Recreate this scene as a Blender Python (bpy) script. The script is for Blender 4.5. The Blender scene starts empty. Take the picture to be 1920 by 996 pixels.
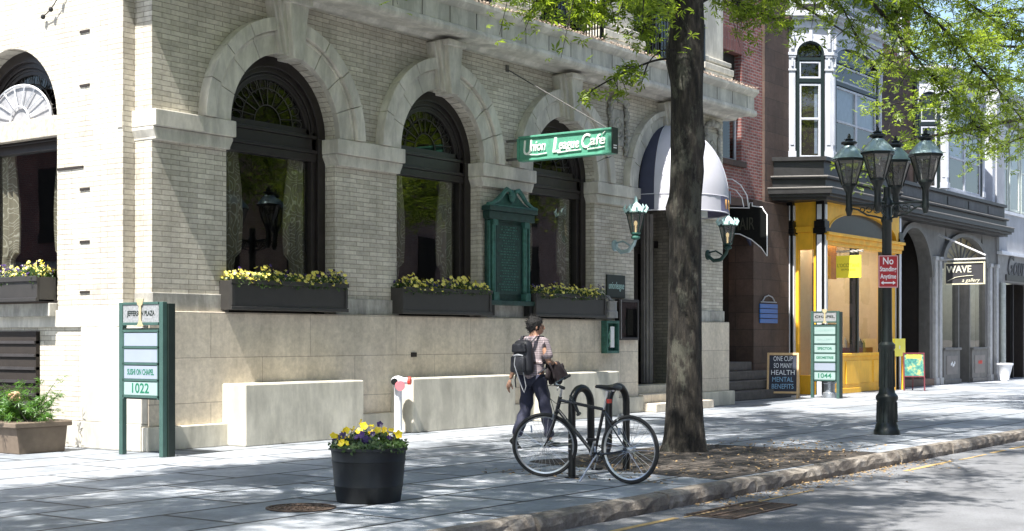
import bpy, bmesh, math, random
import numpy as np
from mathutils import Vector, Matrix
R = math.radians
sc = bpy.context.scene
C = sc.collection
# ------------------------------------------------------------------ camera, sky, sun, exposure
HEAD = R(36.06)
CAMZ = 1.45
cam = bpy.data.objects.new("camera", bpy.data.cameras.new("camera"))
C.objects.link(cam)
cam.location = (0, 0, CAMZ)
cam.rotation_euler = (R(90), 0, HEAD - R(90))
cam.data.lens = 49.95
cam.data.shift_y = 137 / 1920
cam.data.clip_end = 3000
sc.camera = cam
SUN = Vector((.57, .062, -1)).normalized()      # direction the light travels
EL = math.asin(-SUN.z)
world = bpy.data.worlds.new("World"); sc.world = world; world.use_nodes = True
wn = world.node_tree
sky = wn.nodes.new('ShaderNodeTexSky'); sky.sky_type = 'NISHITA'; sky.sun_disc = False
sky.sun_elevation = EL
sky.sun_rotation = math.atan2(-SUN.x, -SUN.y)   # 0 = +Y, clockwise
sky.air_density = 1.0; sky.dust_density = 1.5; sky.ozone_density = 1.0
wn.nodes['Background'].inputs[1].default_value = .103
wn.links.new(sky.outputs[0], wn.nodes['Background'].inputs[0])
sl = bpy.data.lights.new("sun", 'SUN'); sl.energy = 5.0; sl.angle = R(.55); sl.color = (1, .96, .90)
so = bpy.data.objects.new("sun", sl); C.objects.link(so)
so.rotation_euler = SUN.to_track_quat('-Z', 'Y').to_euler(); so.location = (-10, -5, 30)
vs = sc.view_settings
vs.view_transform = 'Standard'; vs.look = 'None'; vs.exposure = 1.42; vs.gamma = 1; vs.use_curve_mapping = False
sc.cycles.max_bounces = 7; sc.cycles.diffuse_bounces = 4; sc.cycles.transparent_max_bounces = 8
sc.cycles.glossy_bounces = 3; sc.cycles.transmission_bounces = 3
sc.cycles.sample_clamp_indirect = 6

# ------------------------------------------------------------------ sight lines of the photograph, to read off real positions
cA, sA = math.cos(HEAD), math.sin(HEAD)
def ray(px):
    t = (px - 960) / 2664
    return cA + sA * t, sA - cA * t
def onY(px, py, Y):
    dx, dy = ray(px); s = Y / dy
    return Vector((s * dx, Y, CAMZ + (635 - py) / 2664 * s))
def deep(px, py, s):
    dx, dy = ray(px)
    return Vector((s * dx, s * dy, CAMZ + (635 - py) / 2664 * s))

# ------------------------------------------------------------------ materials
MATS = {}
def nmat(name):
    m = bpy.data.materials.new(name); m.use_nodes = True; MATS[name] = m
    nt = m.node_tree
    return m, nt, nt.nodes['Principled BSDF']
def coords(nt, scale=(1, 1, 1)):
    tc = nt.nodes.new('ShaderNodeTexCoord'); mp = nt.nodes.new('ShaderNodeMapping')
    mp.inputs['Scale'].default_value = scale
    nt.links.new(tc.outputs['Object'], mp.inputs[0])
    return mp.outputs[0]
def noise(nt, vec, scale, detail=4, rough=.6):
    n = nt.nodes.new('ShaderNodeTexNoise'); n.inputs['Scale'].default_value = scale
    n.inputs['Detail'].default_value = detail; n.inputs['Roughness'].default_value = rough
    nt.links.new(vec, n.inputs['Vector']); return n.outputs[0]
def ramp(nt, fac, stops):
    r = nt.nodes.new('ShaderNodeValToRGB')
    while len(r.color_ramp.elements) < len(stops): r.color_ramp.elements.new(.5)
    for e, (p, c) in zip(r.color_ramp.elements, stops):
        e.position = p; e.color = (c[0], c[1], c[2], 1) if hasattr(c, '__len__') else (c, c, c, 1)
    nt.links.new(fac, r.inputs[0]); return r.outputs[0]
def mix(nt, fac, a, b, mode='MIX'):
    m = nt.nodes.new('ShaderNodeMix'); m.data_type = 'RGBA'; m.blend_type = mode
    for i, v in ((0, fac), (6, a), (7, b)):
        sock = m.inputs[i]
        if isinstance(v, bpy.types.NodeSocket): nt.links.new(v, sock)
        elif hasattr(v, '__len__'): sock.default_value = (*v[:3], 1)
        else: sock.default_value = v if i == 0 else (v, v, v, 1)
    return m.outputs[2]
def bump(nt, bsdf, h, strength=.3, dist=.02):
    b = nt.nodes.new('ShaderNodeBump'); b.inputs['Strength'].default_value = strength
    b.inputs['Distance'].default_value = dist
    nt.links.new(h, b.inputs['Height']); nt.links.new(b.outputs[0], bsdf.inputs['Normal'])
def k(c, f): return tuple(max(0, x * f) for x in c[:3])
def simple(name, col, rough=.6, metal=0, var=.18, scale=6, bmp=.0, spec=.5, stains=0, emit=None):
    m, nt, b = nmat(name)
    v = coords(nt)
    c = ramp(nt, noise(nt, v, scale, 5, .65), [(.3, k(col, 1 - var)), (.7, k(col, 1 + var))])
    if stains:
        s = ramp(nt, noise(nt, coords(nt, (1.3, 1.3, .35)), 2.2, 6, .7), [(.42, 1 - stains), (.62, 1.0)])
        c = mix(nt, 1.0, c, s, 'MULTIPLY')
    nt.links.new(c, b.inputs['Base Color'])
    b.inputs['Roughness'].default_value = rough; b.inputs['Metallic'].default_value = metal
    b.inputs['Specular IOR Level'].default_value = spec
    if bmp: bump(nt, b, noise(nt, v, scale * 6, 6, .7), bmp, .01)
    if emit:
        b.inputs['Emission Color'].default_value = (*emit[0], 1); b.inputs['Emission Strength'].default_value = emit[1]
    return m
def brickmat(name, c1, c2, mortar, w, h, mort, rough=.85, stain=.3, bmp=.6, vertical=False, ground=False, offset=.5, dist=.012, stainscale=.7):
    m, nt, b = nmat(name)
    tc = nt.nodes.new('ShaderNodeTexCoord'); sep = nt.nodes.new('ShaderNodeSeparateXYZ'); cmb = nt.nodes.new('ShaderNodeCombineXYZ')
    nt.links.new(tc.outputs['Object'], sep.inputs[0])
    if ground:
        nt.links.new(sep.outputs[0], cmb.inputs[0]); nt.links.new(sep.outputs[1], cmb.inputs[1])
    else:
        ad = nt.nodes.new('ShaderNodeMath'); ad.operation = 'ADD'
        nt.links.new(sep.outputs[0], ad.inputs[0]); nt.links.new(sep.outputs[1], ad.inputs[1])
        nt.links.new(ad.outputs[0], cmb.inputs[1 if vertical else 0]); nt.links.new(sep.outputs[2], cmb.inputs[0 if vertical else 1])
    # slightly wobbly courses
    wob = nt.nodes.new('ShaderNodeTexNoise'); wob.inputs['Scale'].default_value = 3.5
    nt.links.new(cmb.outputs[0], wob.inputs['Vector'])
    wm = nt.nodes.new('ShaderNodeVectorMath'); wm.operation = 'MULTIPLY_ADD'
    nt.links.new(wob.outputs['Color'], wm.inputs[0]); wm.inputs[1].default_value = (.012, .012, 0); nt.links.new(cmb.outputs[0], wm.inputs[2])
    br = nt.nodes.new('ShaderNodeTexBrick'); br.offset = offset
    br.inputs['Color1'].default_value = (*c1, 1); br.inputs['Color2'].default_value = (*c2, 1); br.inputs['Mortar'].default_value = (*mortar, 1)
    br.inputs['Scale'].default_value = 1; br.inputs['Mortar Size'].default_value = mort; br.inputs['Mortar Smooth'].default_value = .2
    br.inputs['Brick Width'].default_value = w; br.inputs['Row Height'].default_value = h; br.inputs['Bias'].default_value = 0
    nt.links.new(wm.outputs[0], br.inputs['Vector'])
    v = coords(nt)
    s = ramp(nt, noise(nt, v, stainscale, 7, .7), [(.32, 1 - stain), (.66, 1.08)])
    c = mix(nt, 1.0, br.outputs['Color'], s, 'MULTIPLY')
    sv = ramp(nt, noise(nt, coords(nt, (2.2, 2.2, .28)), 1.6, 6, .7), [(.38, .72), (.56, 1.04)])
    if not ground: c = mix(nt, .45, c, mix(nt, 1.0, c, sv, 'MULTIPLY'))
    s2 = ramp(nt, noise(nt, v, 14, 4, .7), [(.3, .84), (.7, 1.14)])
    c = mix(nt, 1.0, c, s2, 'MULTIPLY')
    nt.links.new(c, b.inputs['Base Color']); b.inputs['Roughness'].default_value = rough
    hm = nt.nodes.new('ShaderNodeMath'); hm.operation = 'MULTIPLY_ADD'; hm.inputs[1].default_value = -1
    nt.links.new(br.outputs['Fac'], hm.inputs[0])
    nz = nt.nodes.new('ShaderNodeMath'); nz.operation = 'MULTIPLY'; nz.inputs[1].default_value = .5
    nt.links.new(noise(nt, v, 30, 5, .7), nz.inputs[0]); nt.links.new(nz.outputs[0], hm.inputs[2])
    bump(nt, b, hm.outputs[0], bmp, dist)
    return m
brick = brickmat("cream_roman_brick", (.68, .635, .545), (.50, .46, .385), (.33, .30, .25), .30, .068, .006, stain=.26)
ashlar = brickmat("limestone_base", (.68, .60, .485), (.62, .55, .445), (.38, .33, .27), 1.9, .60, .006, stain=.24, bmp=.35)
redbrick = brickmat("red_brick", (.36, .12, .10), (.22, .075, .066), (.34, .28, .26), .22, .075, .012, stain=.45)
soldier = brickmat("red_soldier_brick", (.30, .095, .08), (.21, .07, .06), (.22, .17, .16), .5, .075, .010, vertical=True, stain=.3)
brown = brickmat("brownstone_blocks", (.115, .075, .058), (.085, .058, .047), (.05, .038, .032), .95, .42, .008, stain=.45)
slabs = brickmat("bluestone_slabs", (.40, .42, .45), (.22, .245, .275), (.022, .024, .026), 1.55, .92, .026, ground=True, stain=.46, bmp=.5, offset=.37, rough=.62, stainscale=1.3)
pitbrick = brickmat("dark_pit_bricks", (.10, .082, .066), (.06, .05, .042), (.035, .028, .022), .21, .105, .012, ground=True, stain=.55, bmp=.9, rough=.9, dist=.02)
oppbrick = brickmat("pink_brick_opposite", (.42, .27, .24), (.33, .20, .18), (.4, .36, .32), .22, .075, .01)
stone = simple("limestone_trim", (.64, .61, .54), .75, var=.1, scale=3, bmp=.15, stains=.34)
stone2 = simple("weathered_limestone", (.47, .455, .41), .8, var=.2, scale=5, bmp=.3, stains=.45)
darkstone = simple("dark_granite", (.10, .09, .085), .8, var=.25, scale=8, bmp=.3)
stucco = simple("pale_stucco", (.62, .585, .49), .85, var=.12, scale=2.2, bmp=.2, stains=.28)
debris = simple("leaf_litter", (.33, .26, .21), .9, var=.6, scale=18, bmp=.8)
blackpaint = simple("black_brown_paint", (.018, .014, .013), .38, var=.3, scale=9)
boxpaint = simple("charcoal_box_paint", (.035, .033, .031), .45, var=.15, scale=6)
black = simple("black_gloss_metal", (.008, .009, .009), .32, var=.2, scale=20, metal=.2)
postgreen = simple("dark_green_cast_iron", (.008, .013, .012), .38, var=.3, scale=14, bmp=.05)
signgreen = simple("green_sign_paint", (.045, .095, .082), .42, var=.12, scale=8)
signdark = simple("dark_green_sign_paint", (.010, .020, .016), .5, var=.2, scale=8)
paneltext = simple("panel_green_letters", (.008, .14, .075), .6, var=.05)
panelwhite = simple("sign_panel_white", (.27, .31, .38), .35, var=.04, scale=4)
panelmint = simple("sign_panel_mint", (.28, .38, .37), .4, var=.04, scale=4)
cafegreen = simple("cafe_sign_green", (.10, .33, .23), .4, var=.1, scale=9, stains=.15)
cafetext = simple("pale_tube_letters", (.82, .86, .80), .35, var=.05)
verdigris = simple("verdigris_bronze", (.035, .12, .098), .55, metal=.2, var=.4, scale=12, bmp=.2)
verdark = simple("dark_verdigris_bronze", (.018, .050, .043), .5, metal=.3, var=.45, scale=10, bmp=.25)
patina = simple("pale_copper_patina", (.33, .44, .47), .30, metal=.35, var=.2, scale=9)
lampmint = simple("pale_mint_metal", (.45, .66, .63), .4, var=.15, scale=20)
gold = simple("dull_gold_paint", (.42, .36, .22), .5, var=.2, scale=20)
white = simple("white_trim_paint", (.72, .74, .78), .5, var=.06, scale=3, stains=.12)
cream = simple("cream_interior", (.62, .52, .38), .8, var=.06)
yellow = simple("ochre_yellow_paint", (.92, .50, .035), .48, var=.1, scale=3, stains=.12)
brightyellow = simple("bright_yellow_panel", (.95, .84, .07), .45, var=.02)
dkcornice = simple("charcoal_shopfront_paint", (.022, .021, .021), .45, var=.3, scale=5, stains=.2)
greypaint = simple("grey_shopfront_paint", (.16, .155, .145), .5, var=.15, scale=5, stains=.25)
palegrey = simple("pale_grey_render", (.40, .41, .43), .6, var=.1, scale=2, stains=.15)
shadedwhite = simple("shaded_bay_white", (.50, .52, .57), .5, var=.06, scale=3, stains=.15)  # trim white dimmed and blued: the shade on the bays put into the colour
dkteal = simple("dark_teal_sash", (.006, .014, .015), .4, var=.1)
red = simple("red_sign_face", (.42, .02, .025), .4, var=.04)
signwhite = simple("white_letters", (.85, .85, .85), .4, var=.02)
redcap = simple("red_cap", (.62, .05, .03), .4, var=.1)
pink = simple("pink_plate", (.80, .22, .25), .5, var=.05)
blue = simple("blue_board", (.03, .14, .42), .4, var=.05)
wood = simple("raw_pine", (.55, .38, .20), .6, var=.15, scale=12)
chalkb = simple("chalkboard", (.015, .02, .04), .6, var=.4, scale=4)
chalk = simple("chalk_letters", (.72, .76, .82), .8, var=.1)
chalkblue = simple("blue_chalk_letters", (.22, .42, .62), .8, var=.1)
terracotta = simple("weathered_terracotta_trough", (.15, .115, .085), .8, var=.2, scale=5, bmp=.2)
barrel = simple("black_plastic_barrel", (.012, .015, .017), .55, var=.55, scale=4, bmp=.1, stains=.5)
soil = simple("potting_soil", (.03, .022, .016), .95, var=.4, scale=30, bmp=.8)
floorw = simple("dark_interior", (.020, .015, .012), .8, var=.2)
clothwhite = simple("white_linen", (.72, .74, .78), .7, var=.04)
awnwhite = simple("white_awning_canvas", (.46, .46, .51), .75, var=.03, scale=5)
awnblue = simple("navy_awning_canvas", (.035, .04, .075), .75, var=.1)
awnviolet = simple("violet_grey_awning_band", (.20, .19, .30), .75, var=.1)
orange = simple("orange_numerals", (.85, .42, .08), .5, var=.05)
tyre = simple("tyre_rubber", (.02, .02, .02), .75, var=.2, scale=30)
chrome = simple("brushed_alloy", (.62, .62, .62), .28, metal=.95, var=.1, scale=20)
skin = simple("skin", (.36, .20, .13), .5, var=.06, scale=20)
hairm = simple("black_hair", (.005, .0045, .0045), .8, var=.4, scale=60, bmp=.5)
navy = simple("dark_denim", (.016, .018, .038), .8, var=.35, scale=25, bmp=.3)
packm = simple("black_backpack_nylon", (.012, .013, .018), .55, var=.4, scale=25, bmp=.3)
packgrey = simple("grey_straps", (.25, .26, .28), .6, var=.15)
burg = simple("dark_burgundy_cloth", (.010, .005, .007), .8, var=.4, scale=14, bmp=.4)
bench = simple("steel_lid", (.20, .19, .185), .45, metal=.6, var=.25, scale=20)
rust = simple("rusty_iron", (.11, .075, .055), .7, metal=.3, var=.4, scale=30, bmp=.5)
roadline = simple("worn_yellow_line", (.42, .29, .12), .75, var=.35, scale=20)

# asphalt
m, nt, b = nmat("asphalt"); asphalt = m
v = coords(nt)
c = ramp(nt, noise(nt, v, 90, 3, .8), [(.3, (.115, .118, .124)), (.7, (.225, .23, .242))])
s = ramp(nt, noise(nt, v, 1.1, 6, .65), [(.35, .74), (.65, 1.08)])
nt.links.new(mix(nt, 1, c, s, 'MULTIPLY'), b.inputs['Base Color']); b.inputs['Roughness'].default_value = .88
bump(nt, b, noise(nt, v, 120, 3, .8), .6, .01)
# granite kerb
m, nt, b = nmat("granite_kerb"); granite = m
v = coords(nt)
c = ramp(nt, noise(nt, v, 5, 8, .75), [(.3, (.10, .08, .065)), (.5, (.23, .20, .165)), (.7, (.40, .37, .33))])
nt.links.new(c, b.inputs['Base Color']); b.inputs['Roughness'].default_value = .85
bump(nt, b, noise(nt, v, 16, 8, .75), 1.0, .035)
# bark
m, nt, b = nmat("oak_bark"); bark = m
v = coords(nt, (9, 9, 1.6))
n1 = noise(nt, v, 1.8, 8, .7)
c = ramp(nt, n1, [(.36, (.005, .004, .003)), (.5, (.019, .016, .012)), (.68, (.055, .047, .035))])
lich = ramp(nt, noise(nt, coords(nt, (1, 1, .5)), 3.2, 6, .75), [(.52, 0), (.60, .75)])
c = mix(nt, lich, c, (.085, .085, .065))
nt.links.new(c, b.inputs['Base Color']); b.inputs['Roughness'].default_value = .92
bump(nt, b, n1, 1.0, .05)
# leaves
def leafmat(name, cA_, cB_, tr=.45):
    m, nt, b = nmat(name)
    out = nt.nodes['Material Output']
    geo = nt.nodes.new('ShaderNodeNewGeometry')
    c = ramp(nt, geo.outputs['Random Per Island'], [(0, cA_), (1, cB_)])
    nt.links.new(c, b.inputs['Base Color']); b.inputs['Roughness'].default_value = .42
    t = nt.nodes.new('ShaderNodeBsdfTranslucent')
    c2 = mix(nt, 1.0, c, (1.9, 1.75, .6), 'MULTIPLY')
    nt.links.new(c2, t.inputs[0])
    ms = nt.nodes.new('ShaderNodeMixShader'); ms.inputs[0].default_value = tr
    nt.links.new(b.outputs[0], ms.inputs[1]); nt.links.new(t.outputs[0], ms.inputs[2]); nt.links.new(ms.outputs[0], out.inputs[0])
    return m
leafm = leafmat("pin_oak_leaves", (.10, .165, .026), (.22, .30, .055), .64)
leafm2 = leafmat("far_oak_leaves", (.11, .18, .03), (.23, .31, .07), .62)
pansyleaf = leafmat("pansy_leaves", (.025, .055, .012), (.06, .11, .025), .25)
fernleaf = leafmat("juniper_fronds", (.035, .11, .02), (.10, .22, .035), .3)
pyel = leafmat("yellow_petals", (.74, .66, .10), (.82, .78, .30), .3)
pyel2 = leafmat("golden_petals", (.85, .60, .02), (.80, .72, .05), .3)
ppur = leafmat("purple_petals", (.022, .008, .07), (.05, .02, .13), .2)
pwhi = leafmat("white_petals", (.7, .7, .66), (.8, .8, .7), .3)
# glass
def glassmat(name, tint=(.02, .025, .025), base=.06, refl=1.0, rough=.0):
    m, nt, b = nmat(name)
    out = nt.nodes['Material Output']; nt.nodes.remove(b)
    tr = nt.nodes.new('ShaderNodeBsdfTransparent'); tr.inputs[0].default_value = (*tint, 1)
    gl = nt.nodes.new('ShaderNodeBsdfGlossy'); gl.inputs['Roughness'].default_value = rough; gl.inputs[0].default_value = (refl, refl, refl, 1)
    # Schlick reflectance, the same from both sides of the sheet
    ge = nt.nodes.new('ShaderNodeNewGeometry'); dt = nt.nodes.new('ShaderNodeVectorMath'); dt.operation = 'DOT_PRODUCT'
    nt.links.new(ge.outputs['Incoming'], dt.inputs[0]); nt.links.new(ge.outputs['Normal'], dt.inputs[1])
    def mth(op, a, b_=None):
        q = nt.nodes.new('ShaderNodeMath'); q.operation = op
        for i_, v_ in ((0, a), (1, b_)):
            if v_ is None: continue
            if isinstance(v_, bpy.types.NodeSocket): nt.links.new(v_, q.inputs[i_])
            else: q.inputs[i_].default_value = v_
        return q
    fr = mth('POWER', mth('SUBTRACT', 1.0, mth('ABSOLUTE', dt.outputs['Value']).outputs[0]).outputs[0], 5.0)
    ma = mth('MULTIPLY_ADD', fr.outputs[0], .9); ma.inputs[2].default_value = base + .04
    if rough == 0:
        bp = nt.nodes.new('ShaderNodeBump'); bp.inputs['Strength'].default_value = .05; bp.inputs['Distance'].default_value = .02
        nt.links.new(noise(nt, coords(nt), 1.4, 2, .5), bp.inputs['Height'])
        nt.links.new(bp.outputs[0], gl.inputs['Normal'])
    ms = nt.nodes.new('ShaderNodeMixShader')
    nt.links.new(ma.outputs[0], ms.inputs[0]); nt.links.new(tr.outputs[0], ms.inputs[1]); nt.links.new(gl.outputs[0], ms.inputs[2])
    nt.links.new(ms.outputs[0], out.inputs[0])
    return m
glass = glassmat("window_glass", (.80, .82, .80), .045)
lampglass = glassmat("frosted_lamp_glass", (.55, .54, .50), .10, .8, .35)
fanglass = glassmat("leaded_fanlight_glass", (.30, .30, .28), .02)
# striped shirt
m, nt, b = nmat("pink_checked_shirt"); shirtm = m
sepn = nt.nodes.new('ShaderNodeSeparateXYZ'); nt.links.new(coords(nt), sepn.inputs[0])
def stripe(sock, f, lo):
    a = nt.nodes.new('ShaderNodeMath'); a.operation = 'MULTIPLY'; a.inputs[1].default_value = f; nt.links.new(sock, a.inputs[0])
    s_ = nt.nodes.new('ShaderNodeMath'); s_.operation = 'SINE'; nt.links.new(a.outputs[0], s_.inputs[0])
    return ramp(nt, s_.outputs[0], [(.25, lo), (.55, 1.0)])
c = mix(nt, 1, (.44, .36, .38), stripe(sepn.outputs[2], 260, .55), 'MULTIPLY')
c = mix(nt, 1, c, stripe(sepn.outputs[1], 170, .8), 'MULTIPLY')
nt.links.new(c, b.inputs['Base Color']); b.inputs['Roughness'].default_value = .8
# lace curtain: scrolls woven on sheer net
m, nt, b = nmat("lace_curtain"); lace = m
nz_ = noise(nt, coords(nt, (1, 1, .8)), 5.5, 0, .4)
w1 = nt.nodes.new('ShaderNodeMath'); w1.operation = 'MULTIPLY'; w1.inputs[1].default_value = 9; nt.links.new(nz_, w1.inputs[0])
w2 = nt.nodes.new('ShaderNodeMath'); w2.operation = 'PINGPONG'; w2.inputs[1].default_value = .5; nt.links.new(w1.outputs[0], w2.inputs[0])
ln = ramp(nt, w2.outputs[0], [(.05, 1), (.14, 0)])
c = mix(nt, ln, (.26, .235, .18), (.44, .42, .36))
nt.links.new(c, b.inputs['Base Color']); b.inputs['Roughness'].default_value = .9
al = ramp(nt, ln, [(0, .82), (1, 1.0)]); nt.links.new(al, b.inputs['Alpha'])
# poster on the easel
m, nt, b = nmat("teal_floral_poster"); poster = m
c = ramp(nt, noise(nt, coords(nt), 9, 5, .6), [(.35, (.02, .11, .11)), (.5, (.05, .22, .18)), (.62, (.35, .36, .15)), (.72, (.3, .12, .06))])
nt.links.new(c, b.inputs['Base Color']); b.inputs['Roughness'].default_value = .5

# ------------------------------------------------------------------ mesh helpers
def link(o, parent=None):
    C.objects.link(o)
    if parent: o.parent = parent
    return o
def woff(p):
    v = Vector((0, 0, 0))
    while p: v += p.location; p = p.parent
    return v
def tag(o, label=None, cat=None, group=None, kind=None):
    if label: o['label'] = label
    if cat: o['category'] = cat
    if group: o['group'] = group
    if kind: o['kind'] = kind
    return o
def thing(name, label, cat, loc=(0, 0, 0), group=None):
    o = bpy.data.objects.new(name, None); o.empty_display_size = .2; o.location = loc; link(o)
    return tag(o, label, cat, group)
def copy_tree(o, parent=None):
    c_ = o.copy(); C.objects.link(c_)
    if parent: c_.parent = parent
    for ch in list(o.children): copy_tree(ch, c_)
    return c_
class MB:
    def __init__(s): s.v = []; s.f = []
    def add(s, vs, fs, M=None):
        n = len(s.v)
        s.v += [tuple(M @ Vector(p)) for p in vs] if M is not None else [tuple(p) for p in vs]
        s.f += [tuple(i + n for i in f) for f in fs]; return s
    def box(s, x0, x1, y0, y1, z0, z1, M=None):
        return s.add([(x0, y0, z0), (x1, y0, z0), (x1, y1, z0), (x0, y1, z0), (x0, y0, z1), (x1, y0, z1), (x1, y1, z1), (x0, y1, z1)],
                     [(0, 3, 2, 1), (4, 5, 6, 7), (0, 1, 5, 4), (1, 2, 6, 5), (2, 3, 7, 6), (3, 0, 4, 7)], M)
    def prism(s, poly, axis, a0, a1, M=None):
        n = len(poly)
        def P(p, a): return {'x': (a, p[0], p[1]), 'y': (p[0], a, p[1]), 'z': (p[0], p[1], a)}[axis]
        vs = [P(p, a0) for p in poly] + [P(p, a1) for p in poly]
        fs = [tuple(range(n))[::-1], tuple(range(n, 2 * n))] + [(i, (i + 1) % n, n + (i + 1) % n, n + i) for i in range(n)]
        return s.add(vs, fs, M)
    def tube(s, pts, r, n=8, closed=False, M=None, flat=1.0):
        pts = [Vector(p) for p in pts]; m_ = len(pts)
        rs = r if hasattr(r, '__len__') else [r] * m_
        vs = []; up = None
        for i, p in enumerate(pts):
            if closed: d = pts[(i + 1) % m_] - pts[i - 1]
            else: d = pts[min(i + 1, m_ - 1)] - pts[max(i - 1, 0)]
            if d.length < 1e-9: d = Vector((0, 0, 1))
            d.normalize()
            if up is None:
                up = Vector((0, 0, 1)) if abs(d.z) < .9 else Vector((1, 0, 0))
            a = (up - d * up.dot(d))
            if a.length < 1e-6: a = d.orthogonal()
            a.normalize(); b_ = d.cross(a); up = a
            for j in range(n):
                t = 2 * math.pi * j / n
                vs.append(p + a * math.cos(t) * rs[i] * flat + b_ * math.sin(t) * rs[i])
        fs = []
        for i in range(m_ if closed else m_ - 1):
            i2 = (i + 1) % m_
            for j in range(n):
                j2 = (j + 1) % n
                fs.append((i * n + j, i * n + j2, i2 * n + j2, i2 * n + j))
        if not closed: fs += [tuple(range(n))[::-1], tuple(range((m_ - 1) * n, m_ * n))]
        return s.add(vs, fs, M)
    def lathe(s, prof, n=24, c=(0, 0, 0), M=None, a0=0.0, rot=0.0):
        vs = [(c[0] + r * math.cos(2 * math.pi * j / n + rot), c[1] + r * math.sin(2 * math.pi * j / n + rot), c[2] + z) for r, z in prof for j in range(n)]
        fs = [(i * n + j, i * n + (j + 1) % n, (i + 1) * n + (j + 1) % n, (i + 1) * n + j) for i in range(len(prof) - 1) for j in range(n)]
        fs += [tuple(range(n))[::-1], tuple(range((len(prof) - 1) * n, len(prof) * n))]
        return s.add(vs, fs, M)
    def ring(s, cx, z0, r0, r1, y0, y1, a0=0, a1=180, n=24, M=None):
        """arch ring in the XZ plane between radii r0 and r1, from y0 to y1"""
        vs = []; full = abs(a1 - a0) >= 360
        for i in range(n + 1):
            t = R(a0 + (a1 - a0) * i / n); ct, st = math.cos(t), math.sin(t)
            for r, y in ((r0, y0), (r1, y0), (r1, y1), (r0, y1)): vs.append((cx + r * ct, y, z0 + r * st))
        fs = [(4 * i + j, 4 * i + (j + 1) % 4, 4 * i + 4 + (j + 1) % 4, 4 * i + 4 + j) for i in range(n) for j in range(4)]
        fs += [(3, 2, 1, 0), (4 * n, 4 * n + 1, 4 * n + 2, 4 * n + 3)]
        return s.add(vs, fs, M)
    def ball(s, c, r, n=10, sc_=(1, 1, 1), M=None):
        prof = [(max(1e-4, math.sin(math.pi * i / n)) * r, -math.cos(math.pi * i / n) * r) for i in range(n + 1)]
        vs = [(c[0] + a * math.cos(2 * math.pi * j / n) * sc_[0], c[1] + a * math.sin(2 * math.pi * j / n) * sc_[1], c[2] + z * sc_[2]) for a, z in prof for j in range(n)]
        fs = [(i * n + j, i * n + (j + 1) % n, (i + 1) * n + (j + 1) % n, (i + 1) * n + j) for i in range(n) for j in range(n)]
        return s.add(vs, fs, M)
    def build(s, name, mat, parent=None, smooth=False, bevel=0, recalc=True, top=None, local=False):
        off = Vector((0, 0, 0)) if local else woff(parent)
        if top is not None: off = Vector(top)
        me = bpy.data.meshes.new(name)
        me.from_pydata([(p[0] - off.x, p[1] - off.y, p[2] - off.z) for p in s.v], [], s.f)
        if recalc:
            bm = bmesh.new(); bm.from_mesh(me); bmesh.ops.recalc_face_normals(bm, faces=bm.faces); bm.to_mesh(me); bm.free()
        if smooth:
            me.polygons.foreach_set('use_smooth', [True] * len(me.polygons))
            try: me.set_sharp_from_angle(angle=R(38))
            except Exception: pass
        me.materials.append(mat); me.update()
        o = bpy.data.objects.new(name, me)
        if top is not None: o.location = top
        link(o, parent)
        if bevel:
            b_ = o.modifiers.new('bevel', 'BEVEL'); b_.width = bevel; b_.segments = 2; b_.limit_method = 'ANGLE'; b_.angle_limit = R(40)
        return o
def struct(o): o['kind'] = 'structure'; return o

def text(name, body, size, org, xdir, parent, mat, thick=.004, width=None, shear=0, bold=0, align='CENTER', bend=None):
    """lettering as a mesh standing upright: org = centre of the line, xdir = reading direction"""
    cu = bpy.data.curves.new(name, 'FONT'); cu.body = body; cu.size = size; cu.extrude = thick; cu.shear = shear; cu.offset = bold
    cu.align_x = align; cu.align_y = 'CENTER'; cu.resolution_u = 3
    tmp = bpy.data.objects.new('tmp', cu); C.objects.link(tmp)
    me = bpy.data.meshes.new_from_object(tmp.evaluated_get(bpy.context.evaluated_depsgraph_get()))
    bpy.data.objects.remove(tmp); bpy.data.curves.remove(cu)
    xs = [v_.co.x for v_ in me.vertices]; w = max(xs) - min(xs); mid = (max(xs) + min(xs)) / 2 if align == 'CENTER' else 0
    fx = width / w if width else 1
    X = Vector(xdir).normalized(); Z = Vector((0, 0, 1)); N = X.cross(Z)
    if bend: N, Z = Vector(bend[0]), Vector(bend[1])
    off = woff(parent)
    for v_ in me.vertices:
        co = v_.co
        v_.co = Vector(org) + X * ((co.x - mid) * fx) + Z * co.y + N * co.z - off
    me.materials.clear(); me.materials.append(mat); me.name = name
    o = bpy.data.objects.new(name, me); link(o, parent)
    return o

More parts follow.
